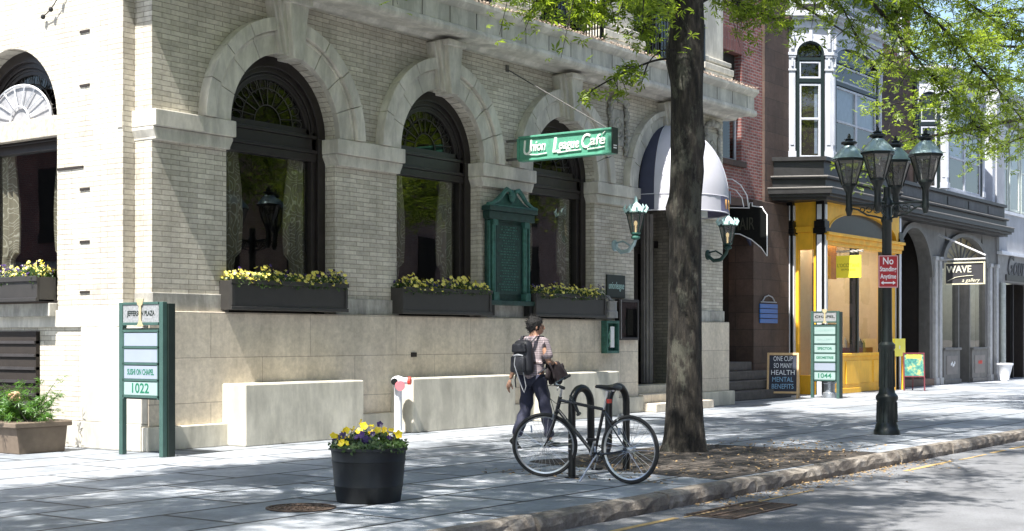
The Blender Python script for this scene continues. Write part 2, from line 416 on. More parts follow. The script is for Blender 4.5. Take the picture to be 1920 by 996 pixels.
def scatter(name, mat, P, N, size, shape, seed, parent, spread=.4):
    """many small faces: P centres (n,3), N preferred normals; shape = list of quads in the leaf's own plane"""
    rng = np.random.default_rng(seed); n = len(P)
    N = N + rng.normal(0, spread, (n, 3)); N /= np.linalg.norm(N, axis=1)[:, None] + 1e-9
    A = rng.normal(0, 1, (n, 3)); A -= (A * N).sum(1)[:, None] * N; A /= np.linalg.norm(A, axis=1)[:, None] + 1e-9
    B = np.cross(N, A)
    S = size * rng.uniform(.65, 1.3, n)
    vs = np.array([p for q in shape for p in q], dtype=float); nq = len(shape); k_ = len(shape[0])
    cup = vs[:, 2] if vs.shape[1] > 2 else np.zeros(len(vs))
    V = P[:, None, :] + S[:, None, None] * (vs[None, :, 0, None] * A[:, None, :] + vs[None, :, 1, None] * B[:, None, :] + cup[None, :, None] * N[:, None, :])
    off = woff(parent); V = V.reshape(-1, 3) - np.array(off)
    me = bpy.data.meshes.new(name)
    nv = len(V); nf = n * nq
    me.vertices.add(nv); me.vertices.foreach_set('co', V.astype(np.float32).ravel())
    me.loops.add(nv); me.loops.foreach_set('vertex_index', np.arange(nv, dtype=np.int32))
    me.polygons.add(nf); me.polygons.foreach_set('loop_start', (np.arange(nf) * k_).astype(np.int32))
    me.polygons.foreach_set('loop_total', np.full(nf, k_, dtype=np.int32))
    me.update(calc_edges=True); me.validate()
    me.materials.append(mat)
    o = bpy.data.objects.new(name, me); link(o, parent); return o
# leaf outlines
def lobe(a, l, w, o=.0):
    ca, sa = math.cos(a), math.sin(a)
    pts = [(o, 0), (o + l * .55, -w), (o + l, 0), (o + l * .55, w)]
    return [(x * ca - y * sa, x * sa + y * ca, 0 if i != 2 else -.12) for i, (x, y) in enumerate(pts)]
OAK = [lobe(0, 1.0, .13), lobe(.85, .62, .10, .1), lobe(-.85, .62, .10, .1), lobe(1.5, .38, .09), lobe(-1.5, .38, .09)]
OAK = [[(x - .35, y, z) for x, y, z in q] for q in OAK]
PETAL = [lobe(i * 2 * math.pi / 5, .55, .30) for i in range(5)]
PETAL = [[(x, y, .12 if j == 2 else 0) for j, (x, y, z) in enumerate(q)] for q in PETAL]
OVAL = [lobe(0, 1, .28)]
FERN = [lobe(0, 1, .07)] + [lobe(s_ * .7, .42, .06, .12 + .2 * i) for i in range(3) for s_ in (-1, 1)]
# ------------------------------------------------------------------ the setting
def sheet(name, mat, x0, x1, y0, y1, z):
    return struct(MB().add([(x0, y0, z), (x1, y0, z), (x1, y1, z), (x0, y1, z)], [(0, 1, 2, 3)]).build(name, mat, recalc=False))
KY = 6.65                      # kerb line
sheet("ground", simple("far_ground", (.16, .15, .13), .9), -900, 1500, -900, 900, -.165)
sheet("road", asphalt, -120, 400, -7.5, KY + .02, -.15)
struct(MB().box(-60, 300, KY + .16, 60, -.16, 0).build("sidewalk", slabs))
struct(MB().box(-60, 300, -12.5, -7.5, -.16, 0).build("opposite_sidewalk", slabs))
# rough granite kerb, stone by stone, in one run
rk = random.Random(4)
kb = MB(); x = -14.0
while x < 130:
    L = rk.uniform(1.5, 2.4); n = 14 if x < 45 else 2
    dz, dy = rk.uniform(-.014, .012), rk.uniform(-.022, .018)
    rows = []
    for i in range(n + 1):
        xx = x + .012 + (L - .024) * i / n
        e = .012 if n > 2 else 0
        j = lambda s=1: rk.uniform(-e, e) * s
        rows.append([(xx, KY + dy + .01 + j(), -.17), (xx, KY + dy - .006 + j(), -.09 + j()), (xx, KY + dy + .006 + j(), -.035 + j()), (xx, KY + dy + .03 + j(.8), .0 + dz + j(.35)),
                     (xx, KY + dy + .09 + j(.5), .008 + dz + j(.25)), (xx, KY + .165, .006 + dz * .5), (xx, KY + .165, -.17)])
    vs = [p for r_ in rows for p in r_]; q = 7
    fs = [(i * q + a, i * q + (a + 1) % q, (i + 1) * q + (a + 1) % q, (i + 1) * q + a) for i in range(n) for a in range(q)]
    fs += [tuple(range(q)), tuple(range(n * q, n * q + q))]
    kb.add(vs, fs); x += L
struct(kb.build("kerb", granite, smooth=False))
# worn line along the gutter, in broken lengths
ml = MB(); x = -10
while x < 90:
    L = rk.uniform(.5, 2.2); w = rk.uniform(.03, .08); y = KY - .42 + rk.uniform(-.01, .01)
    if rk.random() < .75: ml.add([(x, y, -.1455), (x + L * .3, y - .01, -.1455), (x + L, y + .006, -.1455), (x + L, y + w, -.1455), (x + L * .6, y + w * rk.uniform(.6, 1.1), -.1455), (x, y + w * .8, -.1455)], [(0, 1, 2, 3, 4, 5)])
    x += L + rk.uniform(.02, .5)
struct(ml.build("road_marking", roadline, recalc=False))
# tree pit paved in dark bricks, slightly humped at its edges
pit = MB(); nx, ny = 60, 16; x0, x1, y0, y1 = 13.0, 17.3, 6.86, 9.65
for i in range(nx + 1):
    for j in range(ny + 1):
        u, w = i / nx, j / ny
        wob_ = .10 * math.sin(u * 9) * (1 - w) + .06 * math.sin(u * 23)
        X = x0 + (x1 - x0) * u + .55 * (w) * (1 - u) + .03 * math.sin(w * 20)
        Y = y0 + (y1 - y0) * w + (wob_ if w > .9 else 0)
        h = .006 + .03 * min(u, 1 - u, w, 1 - w) * 8 * (.5 + .5 * rk.random()) * .5
        pit.v.append((X, Y, min(h, .03)))
pit.f = [(i * (ny + 1) + j, (i + 1) * (ny + 1) + j, (i + 1) * (ny + 1) + j + 1, i * (ny + 1) + j + 1) for i in range(nx) for j in range(ny)]
struct(pit.build("tree_pit_paving", pitbrick, recalc=False))
# fallen leaves and grit in the pit and the gutter
rng = np.random.default_rng(8)
n = 1500
P = np.stack([rng.uniform(12, 18.5, n), np.where(rng.random(n) < .6, rng.uniform(6.9, 9.3, n), KY - rng.exponential(.16, n)), np.zeros(n)], 1)
P[:, 2] = np.where(P[:, 1] > KY, .028, -.142)
tag(scatter("fallen_leaves", simple("dry_leaves", (.28, .19, .09), .8, var=.6, scale=40), P, np.tile([0, 0, 1.], (n, 1)), .045, OVAL, 3, None, .25), 'dry fallen leaves and grit lying along the kerb and round the oak', 'leaves', kind='stuff')
# manhole cover and drain grate
mh = MB().lathe([(.30, .004), (.30, .012), (.27, .014), (.27, .009), (.001, .009)], 40, (8.75, 8.6, 0))
for i in range(6):
    for j in range(12):
        a = j * math.pi / 6 + i * .2; r_ = .04 + i * .042
        mh.box(8.75 + r_ * math.cos(a) - .008, 8.75 + r_ * math.cos(a) + .008, 8.6 + r_ * math.sin(a) - .008, 8.6 + r_ * math.sin(a) + .008, .008, .015)
tag(mh.build("manhole_cover", rust, top=(8.75, 8.6, 0)), 'round rusty manhole cover set in the sidewalk beside the barrel of pansies', 'manhole cover')
dg = MB(); gx, gy = 11.35, 5.85
MB().box(gx, gx + 1.24, gy, gy + .42, -.151, -.1475).build("drain_shade_sheet", floorw).__setitem__("kind", "structure")  # black sheet laid in as the shade below the grate bars
for i in range(13): dg.box(gx + i * .1, gx + i * .1 + .03, gy, gy + .42, -.15, -.144)
dg.box(gx - .04, gx, gy - .04, gy + .46, -.15, -.143).box(gx + 1.24, gx + 1.28, gy - .04, gy + .46, -.15, -.138).box(gx, gx + 1.24, gy - .04, gy, -.15, -.138).box(gx, gx + 1.24, gy + .42, gy + .46, -.15, -.138).box(gx, gx + 1.24, gy + .2, gy + .23, -.15, -.137)
tag(dg.build("drain_grate", rust, top=(gx, gy, -.15)), 'rusty slotted iron drain grate in the road beside the kerb', 'drain grate')

# ------------------------------------------------------------------ cream brick cafe building
ZS = 4.42; RO = 1.08
ARCH = [14.49, 18.05, 21.63]; DOORX, RD = 25.40, 1.25
cafe = thing("cafe_building", "cream brick corner building with white stone arches and a cornice housing the cafe", "building", (12, 14.6, 0))
def arch_wall(mp, u0, u1, z0, z1, openings, depth, n=26):
    """wall sheet with round-headed openings (centre, radius, spring, sill) and their reveals; mp(u, z, d)"""
    m_ = MB(); cur = u0
    def quad(a, b_, c_, d_): m_.add([mp(*p) for p in (a, b_, c_, d_)], [(0, 1, 2, 3)])
    for (c_, r, zs, zb) in openings:
        a, e = c_ - r, c_ + r
        quad((cur, z0, 0), (a, z0, 0), (a, zs, 0), (cur, zs, 0)); quad((cur, zs, 0), (a, zs, 0), (a, z1, 0), (cur, z1, 0))
        if zb > z0: quad((a, z0, 0), (e, z0, 0), (e, zb, 0), (a, zb, 0)); quad((a, zb, 0), (e, zb, 0), (e, zb, depth), (a, zb, depth))
        quad((a, zb, 0), (a, zb, depth), (a, zs, depth), (a, zs, 0)); quad((e, zb, 0), (e, zs, 0), (e, zs, depth), (e, zb, depth))
        for i in range(n):
            t0, t1 = math.pi * (1 - i / n), math.pi * (1 - (i + 1) / n)
            p0 = (c_ + r * math.cos(t0), zs + r * math.sin(t0)); p1 = (c_ + r * math.cos(t1), zs + r * math.sin(t1))
            quad((p0[0], p0[1], 0), (p1[0], p1[1], 0), (p1[0], z1, 0), (p0[0], z1, 0))
            quad((p0[0], p0[1], 0), (p0[0], p0[1], depth), (p1[0], p1[1], depth), (p1[0], p1[1], 0))
        cur = e
    quad((cur, z0, 0), (u1, z0, 0), (u1, z1, 0), (cur, z1, 0))
    return m_
front = lambda u, z, d: (u, 14.6 + d, z)
side = lambda u, z, d: (11.94 + d, u, z)
ops = [(c_, RO, ZS, 1.81) for c_ in ARCH] + [(DOORX, RD, ZS, 1.81)]
w = arch_wall(front, 12.5, 27.9, 1.81, 6.9, ops, .36)
w.build("front_wall", brick, cafe, recalc=False)
MB().box(12.13, 12.5, 14.6, 14.935, 1.81, 6.9).build("corner_pier", brick, cafe)
SA = 17.40
w = arch_wall(side, 14.94, 24.6, .36, 7.0, [(SA, RO, ZS, 1.81), (SA + 3.6, RO, ZS, 1.81)], .42)
w.build("side_wall", brick, cafe, recalc=False)
# corner slot and upper storey masses
MB().box(11.945, 12.6, 14.94, 15.2, 0, 12).build("corner_return", brick, cafe)
MB().box(12.6, 27.88, 15.0, 26, 6.92, 13).box(11.95, 12.6, 15.2, 26, 7.0, 13).build("upper_storey", brick, cafe)
MB().box(27.6, 27.9, 14.61, 26, 0, 6.9).box(12.0, 27.88, 24.5, 24.9, 0, 6.9).build("rear_walls", brick, cafe)
room = MB()
room.box(12.4, 27.59, 15.0, 24.45, 0, .05).box(12.4, 27.59, 14.98, 24.45, 6.7, 6.9).box(12.4, 27.59, 20.2, 20.4, .05, 6.7).box(23.5, 23.65, 15.0, 20.2, .05, 6.7)
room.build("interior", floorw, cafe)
# limestone base, plinth, pier pedestals
bs = MB()
bs.box(12.0, 24.15, 14.5, 14.98, .31, 1.81).box(26.65, 28.02, 14.5, 14.98, .31, 1.81)
bs.box(24.15, 26.65, 15.2, 15.6, 0, .5)
bs.build("base_wall", ashlar, cafe, bevel=.012)
MB().box(11.9, 24.2, 14.40, 14.9, 0, .31).box(26.6, 28.1, 14.40, 14.9, 0, .31).build("plinth", stucco, cafe, bevel=.015)
sb = MB().box(11.88, 12.2, 14.52, 26, 0, .35).box(11.90, 12.2, 14.93, 26, 1.60, 1.83).box(11.89, 12.0, 14.515, 15.75, .35, 1.60).box(11.91, 11.999, 14.51, 14.93, 1.60, 1.815).box(11.91, 12.14, 14.60, 14.95, 1.815, 1.84)
sb.build("side_base", stone, cafe, bevel=.012)
pd = MB(); piers = [(12.13, 13.41), (15.57, 16.97), (19.13, 20.55), (22.71, 24.15), (26.65, 27.9)]
for a, e in piers: MB().box(a - .02, e + .02, 14.565, 14.93, 1.812, 2.05).build("pier_pedestal", stone2, cafe, bevel=.01)
# imposts
for i, (a, e) in enumerate(piers):
    im = MB(); jx = .07
    a_, e_ = (a - jx, e + jx) if i else (a - .05, e + jx)
    im.box(a_, e_, 14.47, 14.97, 4.20, 4.42)
    if i: im.prism([(a - .005, 4.03), (e + .005, 4.03), (e + .005, 4.06), (e_ - .01, 4.16), (e_ - .01, 4.197), (a_ + .01, 4.197), (a_ + .01, 4.16), (a - .005, 4.06)], 'y', 14.52, 14.955)
    else: im.prism([(a - .01, 4.03), (e + .005, 4.03), (e + .005, 4.06), (e_ - .01, 4.16), (e_ - .01, 4.197), (a_, 4.197), (a_, 4.16), (a - .01, 4.06)], 'y', 14.52, 14.955)
    im.build("impost", stone, cafe, bevel=.012)
# imposts of the side arch are plain brick; course line
MB().box(11.925, 11.96, 14.95, 15.05, 4.2, 4.4).build("side_impost", stone, cafe)
# arch surrounds in voussoirs with keystones
def surround(cx, r0, r1, ztop, name="arch_surround"):
    a = MB(); nv = 9
    for i in range(nv):
        a0, a1 = 180 * i / nv + .25, 180 * (i + 1) / nv - .25
        if i == nv // 2: continue
        a.ring(cx, ZS, r0, r0 + .33, 14.50, 14.66, a0, a1, 7)
        a.ring(cx, ZS, r0 + .315, r1, 14.43, 14.66, a0, a1, 7)
        a.ring(cx, ZS, r0 + .26, r0 + .30, 14.485, 14.66, a0, a1, 7)
    a.ring(cx, ZS, r0 + .005, r1 - .01, 14.53, 14.64, 0, 180, 40)
    o = a.build(name, stone, cafe, bevel=.008)
    K = MB(); zb = ZS + r0 - .06
    K.prism([(cx - .10, zb - .04), (cx + .10, zb - .04), (cx + .20, ztop), (cx - .20, ztop)], 'y', 14.27, 14.62)
    K.prism([(cx - .155, zb), (cx + .155, zb), (cx + .30, ztop - .02), (cx - .30, ztop - .02)], 'y', 14.36, 14.62)
    K.prism([(cx - .20, zb + .03), (cx + .20, zb + .03), (cx + .36, ztop - .05), (cx - .36, ztop - .05)], 'y', 14.42, 14.62)
    K.box(cx - .23, cx + .23, 14.22, 14.62, ztop - .10, ztop)
    K.build("keystone", stone, o, bevel=.015)
for cx in ARCH: surround(cx, RO, RO + .50, 6.27)
surround(DOORX, RD, RD + .42, 6.27)
# cornice
prof = [(14.62, 6.27), (14.50, 6.27), (14.47, 6.30), (14.44, 6.33), (14.12, 6.335), (14.10, 6.31), (14.04, 6.30), (13.99, 6.325), (13.97, 6.37), (13.99, 6.43), (14.05, 6.46),
        (14.05, 6.73), (14.00, 6.755), (13.96, 6.80), (13.93, 6.82), (13.93, 6.88), (14.3, 6.93), (15.0, 6.95)]
MB().prism(prof + [(15.0, 6.3)], 'x', 11.7, 28.32).build("cornice", stone, cafe, smooth=True)
for i in range(24): MB().box(12.1 + i * .69, 12.1 + i * .69 + .012, 14.045, 14.06, 6.465, 6.725).build("cornice_joint", darkstone, cafe)
rng = np.random.default_rng(5); n = 3600
P = np.stack([rng.uniform(11.8, 28.3, n), 13.93 + rng.exponential(.10, n), np.zeros(n)], 1); P[:, 1] = np.minimum(P[:, 1], 14.5); P[:, 2] = 6.885 + (P[:, 1] - 13.93) * .12 + rng.uniform(0, .05, n)
scatter("ledge_litter", debris, P, np.tile([0, -.5, 1.], (n, 1)), .045, OVAL, 6, cafe, .6)
# upper pilaster bases and the wall above the cornice
for i, (a, e) in enumerate(piers):
    m_ = MB(); a -= .02; e += .02
    m_.box(a, e, 14.36, 15.05, 6.93, 7.16)
    for z, hh, out in ((7.16, .14, .02), (7.30, .05, -.05), (7.35, .10, -.02), (7.45, .04, -.10)):
        m_.prism([(a - out, z), (e + out, z), (e + out, z + hh), (a - out, z + hh)], 'y', 14.36 - out, 15.05)
    m_.build("pilaster_base", stone, cafe, bevel=.035)
    m_ = MB(); m_.box(a + .14, e - .14, 14.52, 15.05, 7.49, 12.6); m_.build("pilaster", stone, cafe, bevel=.02)
for i in range(4):
    x0, x1 = piers[i][1] + .06, piers[i + 1][0] - .06
    fr = MB().box(x0 - .05, x0 + .09, 14.80, 15.02, 6.95, 10.5).box(x1 - .09, x1 + .05, 14.80, 15.02, 6.95, 10.5).box((x0 + x1) / 2 - .05, (x0 + x1) / 2 + .05, 14.82, 15.02, 6.95, 10.5).box(x0, x1, 14.81, 15.02, 6.95, 7.18)
    f_ = fr.build("upper_window", blackpaint, cafe, bevel=.01)
    MB().add([(x0, 14.93, 7.1), (x1, 14.93, 7.1), (x1, 14.93, 10.4), (x0, 14.93, 10.4)], [(0, 1, 2, 3)]).build("pane", fanglass, f_)
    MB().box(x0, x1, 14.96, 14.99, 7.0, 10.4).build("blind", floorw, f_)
    rl = MB(); nb = 22
    for j in range(nb + 1):
        xx = x0 - .03 + (x1 - x0 + .06) * j / nb
        if abs(j - nb / 2) > 2.4: rl.box(xx - .011, xx + .011, 14.38, 14.40, 6.98, 8.0)
    rl.box(x0 - .06, x1 + .06, 14.37, 14.41, 7.02, 7.06).box(x0 - .06, x1 + .06, 14.37, 14.41, 7.95, 8.0)
    for xx in (x0 - .04, x1 + .04): rl.box(xx - .03, xx + .03, 14.36, 14.42, 6.93, 8.08)
    cxm = (x0 + x1) / 2
    for s_ in (-1, 1):
        for t_ in (-1, 1):
            rl.tube([(cxm + s_ * (.10 + .075 * math.cos(a)), 14.39, 7.50 + t_ * .2 + .085 * math.sin(a)) for a in [R(q) for q in range(0, 360, 30)]], .012, 5, True)
    rl.box(cxm - .23, cxm - .205, 14.38, 14.40, 7.05, 7.95).box(cxm + .205, cxm + .23, 14.38, 14.40, 7.05, 7.95)
    rl.build("railing", black, cafe)
# windows
def arched_window(mp, cx, name="arched_window"):
    """dark timber window: stepped round head, leaded fanlight, transom, one large light below"""
    def T(m_):  # modelled on the front plane at cx = 0, then mapped
        m_.v = [mp(v_) for v_ in m_.v]; return m_
    f_ = MB(); r = RO
    f_.ring(0, ZS, r - .15, r + .01, .20, .36, 0, 180, 36).ring(0, ZS, r - .22, r - .14, .25, .36, 0, 180, 36).ring(0, ZS, r - .32, r - .21, .28, .36, 0, 180, 36).ring(0, ZS, r - .265, r - .235, .265, .36, 0, 180, 36)
    for s_ in (-1, 1):
        x0, x1 = sorted((s_ * (r + .01), s_ * (r - .15))); f_.box(x0, x1, .20, .36, 1.81, ZS)
        x0, x1 = sorted((s_ * (r - .15), s_ * (r - .24))); f_.box(x0, x1, .25, .36, 1.81, ZS + .1)
    f_.box(-r + .15, r - .15, .235, .36, 4.08, 4.20).box(-r + .15, r - .15, .215, .36, 4.20, 4.25).box(-r + .15, r - .15, .25, .36, 4.25, 4.42).box(-r + .15, r - .15, .225, .36, 4.42, 4.47).box(-r + .25, r - .25, .28, .36, 4.47, 4.56)
    f_.box(-r + .15, r - .15, .25, .36, 1.81, 1.98)
    fr = T(f_).build(name, blackpaint, cafe, bevel=.008)
    g = MB().add([(-r + .23, .32, 1.95), (r - .23, .32, 1.95), (r - .23, .32, 4.1), (-r + .23, .32, 4.1)], [(0, 1, 2, 3)])
    T(g).build("pane", glass, fr)
    k_ = 24; rr = r - .31
    pts = [(rr * math.cos(math.pi * i / k_), .325, max(ZS + rr * math.sin(math.pi * i / k_), 4.55)) for i in range(k_ + 1)]
    T(MB().add(pts, [tuple(range(k_ + 1))])).build("fanlight", fanglass, fr)
    tr = MB(); zc = 4.56
    for i in range(1, 10):
        a = math.pi * i / 10; tr.tube([(.26 * math.cos(a), .31, zc + .26 * math.sin(a)), (.72 * math.cos(a), .31, zc - .1 + .72 * math.sin(a))], .008, 4)
    for q, n_ in ((.26, 14), (.50, 20)): tr.tube([(q * math.cos(math.pi * i / n_), .31, zc + q * math.sin(math.pi * i / n_)) for i in range(n_ + 1)], .009, 4)
    for i in range(10):
        a = math.pi * (i + .5) / 10; tr.tube([((.61 + .09 * math.cos(b_)) * math.cos(a) - .06 * math.sin(b_) * math.sin(a), .31, zc - .05 + (.61 + .09 * math.cos(b_)) * math.sin(a) + .06 * math.sin(b_) * math.cos(a)) for b_ in [R(x_) for x_ in range(0, 360, 45)]], .006, 4, True)
    T(tr).build("tracery", simple_lead, fr)
    return fr
simple_lead = simple("dull_lead_cames", (.05, .047, .042), .5, metal=.2)
for cx in ARCH: arched_window(lambda v_, c_=cx: (c_ + v_[0], 14.6 + v_[1], v_[2]), cx)
sidemap = lambda c_: (lambda v_: (11.94 + v_[1] + .04, c_ - v_[0], v_[2]))
swin = arched_window(sidemap(SA), SA)
arched_window(sidemap(SA + 3.6), SA + 3.6)
# pale painted transom and sill of the side window
MB().box(12.0, 12.12, SA - 1.0, SA + 1.0, 4.22, 4.50).build("pale_transom", simple("gilded_transom_frieze", (.45, .40, .33), .6, var=.4, scale=12), cafe, bevel=.01)
k_ = 20
fan = MB()
for i in range(1, 9):
    a = math.pi * i / 9; fan.tube([(12.10, SA + .22 * math.cos(a), 4.5 + .22 * math.sin(a)), (12.10, SA + .70 * math.cos(a), 4.5 + .5 * math.sin(a))], .010, 4)
for q, s_ in ((.22, 1), (.72, .72)): fan.tube([(12.10, SA + q * math.cos(math.pi * i / k_), 4.5 + s_ * q * math.sin(math.pi * i / k_)) for i in range(k_ + 1)], .014, 4)
fan.build("white_fan_tracery", white, cafe)
MB().add([(12.13, SA + .72 * math.cos(math.pi * i / k_), 4.5 + .72 * .72 * math.sin(math.pi * i / k_)) for i in range(k_ + 1)], [tuple(range(k_ + 1))]).build("fan_glass", simple("etched_fan_glass", (.30, .30, .31), .3, var=.3), cafe)
# basement louvres and recess of the side wall, sill under the side box
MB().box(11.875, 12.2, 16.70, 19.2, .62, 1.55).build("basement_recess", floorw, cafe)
lv = MB()
for i in range(5): lv.box(11.85, 11.99, 16.70, 19.2, .66 + i * .18, .70 + i * .18)
lv.build("basement_louvres", simple("grey_louvre_paint", (.04, .036, .036), .5), cafe)
MB().box(11.80, 12.0, 16.3, 18.7, 1.75, 1.93).build("side_sill", stone2, cafe, bevel=.01)
# small dark vent slots down the side wall
for z in (2.05, 2.72, 3.42, 4.80, 5.52, 6.2): MB().box(11.925, 11.96, 15.62, 15.82, z, z + .035).build("vent_slot", floorw, cafe)
MB().box(11.925, 11.96, 15.75, 16.30, 3.72, 3.755).build("vent_slot", floorw, cafe)
MB().box(17.2, 17.33, 14.485, 14.52, 1.16, 1.23).build("base_vent", floorw, cafe)
# stucco covers over the area windows
for a, e in ((13.25, 15.6), (16.72, 19.4), (20.35, 22.72)):
    MB().box(a, e, 14.05, 14.52, 0, .84).build("window_well_cover", stucco, cafe, bevel=.02)
# doorway: steps, jamb panels, doors
st = MB().box(24.2, 26.6, 14.12, 15.1, 0, .17).box(24.2, 26.6, 14.42, 15.1, .17, .34).box(24.2, 26.6, 14.72, 15.6, .34, .5)
st.build("entrance_steps", ashlar, cafe, bevel=.015)
jp = MB()
jp.box(25.94, 26.02, 15.36, 15.5, .5, 4.1).box(26.02, 26.16, 15.33, 15.5, .5, 4.1).box(25.90, 25.94, 15.40, 15.5, .5, 4.1)
o = jp.build("door_pilaster", simple("grey_door_paint", (.20, .19, .18), .5, stains=.2), cafe, bevel=.015)
dr = MB()
for x0 in (24.92, 25.72):
    dr.box(x0, x0 + .78, 15.52, 15.57, .5, .95).box(x0, x0 + .12, 15.52, 15.57, .95, 3.4).box(x0 + .66, x0 + .78, 15.52, 15.57, .95, 3.4).box(x0 + .12, x0 + .66, 15.52, 15.57, 3.25, 3.4)
dr.box(24.9, 26.65, 15.5, 15.58, 3.4, 3.55).box(24.2, 24.6, 15.52, 15.58, .5, 4.2)
d_ = dr.build("entrance_door", blackpaint, cafe, bevel=.008)
MB().box(24.9, 26.5, 15.6, 15.62, .6, 3.4).build("pane", fanglass, d_)
MB().tube([(25.66, 15.47, 1.2), (25.66, 15.47, 1.6)], .015, 6).tube([(25.66, 15.52, 1.22), (25.66, 15.47, 1.22)], .01, 6).build("handle", chrome, d_)
MB().box(24.16, 26.64, 15.75, 15.8, 0, 6).build("vestibule_wall", floorw, cafe)
# carved cartouches in the spandrels either side of the door arch
def cartouche(cx):
    m_ = MB(); z0, z1 = 4.95, 6.0
    m_.box(cx - .20, cx + .20, 14.56, 14.61, z0 + .25, z1 - .12)
    c0 = m_
    for r_ in (.15, .09): c0.tube([(cx + r_ * math.cos(R(q)), 14.55, 5.5 + 1.5 * r_ * math.sin(R(q))) for q in range(0, 360, 30)], .018, 6, True)
    c0.ball((cx, 14.55, 5.5), .05, 6)
    for s_ in (-1, 1): c0.tube([(cx + s_ * .02, 14.55, 5.72), (cx + s_ * .12, 14.55, 5.62), (cx + s_ * .13, 14.55, 5.4), (cx, 14.55, 5.27)], .014, 5)
    rr_ = random.Random(int(cx * 10))
    for s_ in (-1, 1):
        for i in range(16):
            z = z0 + .1 + i * .062
            m_.ball((cx + s_ * (.30 + rr_.uniform(-.03, .03)), 14.55 + rr_.uniform(-.01, .02), z), rr_.uniform(.045, .075), 6, (1, .8, .8))
    for i in range(12): m_.ball((cx - .26 + i * .047, 14.53, z1 + .03 + .07 * math.sin(math.pi * i / 11) + rr_.uniform(-.02, .02)), rr_.uniform(.05, .075), 6)
    m_.build("carved_cartouche", stone2, cafe, smooth=True)
cartouche(23.5); cartouche(27.35)

# ------------------------------------------------------------------ things on and in the cafe building
def curtain(name, mp, x0, side_, label, cat="curtain"):
    """lace curtain tied in at the middle; side_ = +1 hangs from the right jamb"""
    m_ = MB(); nu, nz = 16, 24
    for j in range(nz + 1):
        z = 1.98 + (4.10 - 1.98) * j / nz; t = j / nz
        wdt = .36 + .10 * abs(math.sin((t - .1) * 3.6)) - (.10 if t < .3 else 0)
        for i in range(nu + 1):
            u = i / nu
            m_.v.append(mp((x0 - side_ * wdt * u, .42 + .035 * math.sin(u * 22 + t), z)))
    m_.f = [(j * (nu + 1) + i, j * (nu + 1) + i + 1, (j + 1) * (nu + 1) + i + 1, (j + 1) * (nu + 1) + i) for j in range(nz) for i in range(nu)]
    o = m_.build(name, lace, None, smooth=True, recalc=False)
    return tag(o, label, cat, "lace curtains in the cafe windows")
nth = ["front window left of the bronze tablet's neighbour", "", ""]
wn_ = ["nearest arched front window", "window left of the bronze tablet", "window right of the bronze tablet"]
for i, cx in enumerate(ARCH):
    mp = lambda v_, c_=cx: (c_ + v_[0], 14.6 + v_[1], v_[2])
    curtain("lace_curtain", mp, .86, 1, "patterned lace curtain at the right side of the " + wn_[i])
    curtain("lace_curtain", mp, -.86, -1, "patterned lace curtain at the left side of the " + wn_[i])
curtain("lace_curtain", sidemap(SA), .86, 1, "patterned lace curtain at the right side of the side street window")
curtain("lace_curtain", sidemap(SA), -.86, -1, "patterned lace curtain at the left side of the side street window")
def table(x, y, label):
    t = thing("dining_table", label, "table", (x, y, .05), "cafe tables inside")
    MB().tube([(x, y, .08), (x, y, 2.0)], .05, 8).lathe([(.3, 0), (.28, .05), (.05, .08)], 16, (x, y, .05)).build("pedestal", blackpaint, t)
    m_ = MB(); n_ = 40
    pr = [(.02, 2.14), (.52, 2.14), (.54, 2.12), (.56, 1.8), (.58, 1.5)]
    for r_, z in pr:
        for j in range(n_):
            a = 2 * math.pi * j / n_; rr_ = r_ + (.03 * math.sin(a * 9) if z < 2 else 0); m_.v.append((x + rr_ * math.cos(a), y + rr_ * math.sin(a), z))
    m_.f = [(i * n_ + j, i * n_ + (j + 1) % n_, (i + 1) * n_ + (j + 1) % n_, (i + 1) * n_ + j) for i in range(4) for j in range(n_)]
    m_.build("white_cloth", clothwhite, t, smooth=True)
table(14.35, 15.9, "white clothed table seen low behind the nearest arched front window")
table(21.25, 15.9, "white clothed table seen low behind the window right of the bronze tablet")
lp = thing("pendant_lamp", "pale cone pendant lamp hanging inside the nearest arched front window", "lamp", (15.1, 16.4, 3.2))
MB().lathe([(.17, 0), (.05, .12), (.03, .14)], 18, (15.1, 16.4, 3.2)).build("lamp_shade", clothwhite, lp)
MB().tube([(15.1, 16.4, 3.3), (15.1, 16.4, 6.7)], .006, 5).build("cord", black, lp)

def pansies(parent, x0, x1, y0, y1, z, seed, mapf=None, purple=.25, n=230, h=.21, yel=None):
    rng = np.random.default_rng(seed)
    L = x1 - x0
    def pts(n_, lo, hi, fy=0):
        u = rng.uniform(x0, x1, n_); v_ = rng.uniform(y0 - fy, y1, n_)
        clump = .5 + .5 * np.sin(u * 9 + seed) * np.sin(u * 4.1 + 1.3 * seed)
        zz = z + rng.uniform(lo, hi, n_) * (.55 + .6 * clump) - np.maximum(0, (y0 - v_)) * .5
        p = np.stack([u, v_, zz], 1)
        if mapf: p = np.array([mapf(q) for q in p])
        return p
    nn = np.array([0, -.9, .75]) if mapf is None else np.array([-.9, 0, .75])
    k_ = int(n * L / 2.2)
    p = pts(k_ * 9, -.02, h * .8, .05); scatter("foliage", pansyleaf, p, np.tile(nn, (len(p), 1)), .045, OVAL, seed, parent, .7)
    p = pts(int(k_ * (1 - purple)), h * .25, h * 1.15, .06); scatter("yellow_blossoms", yel or pyel, p, np.tile(nn, (len(p), 1)), .054, PETAL, seed + 1, parent, .45)
    p = pts(int(k_ * purple), h * .3, h * 1.2, .04); scatter("purple_blossoms", ppur, p, np.tile(nn, (len(p), 1)), .048, PETAL, seed + 2, parent, .45)
    p = pts(int(k_ * .12), 0, h * .8, .06); scatter("white_blossoms", pwhi, p, np.tile(nn, (len(p), 1)), .030, PETAL, seed + 3, parent, .45)
bl = ["charcoal window box of yellow pansies under the nearest arched front window", "charcoal window box of yellow pansies left of the bronze tablet", "charcoal window box of yellow pansies right of the bronze tablet"]
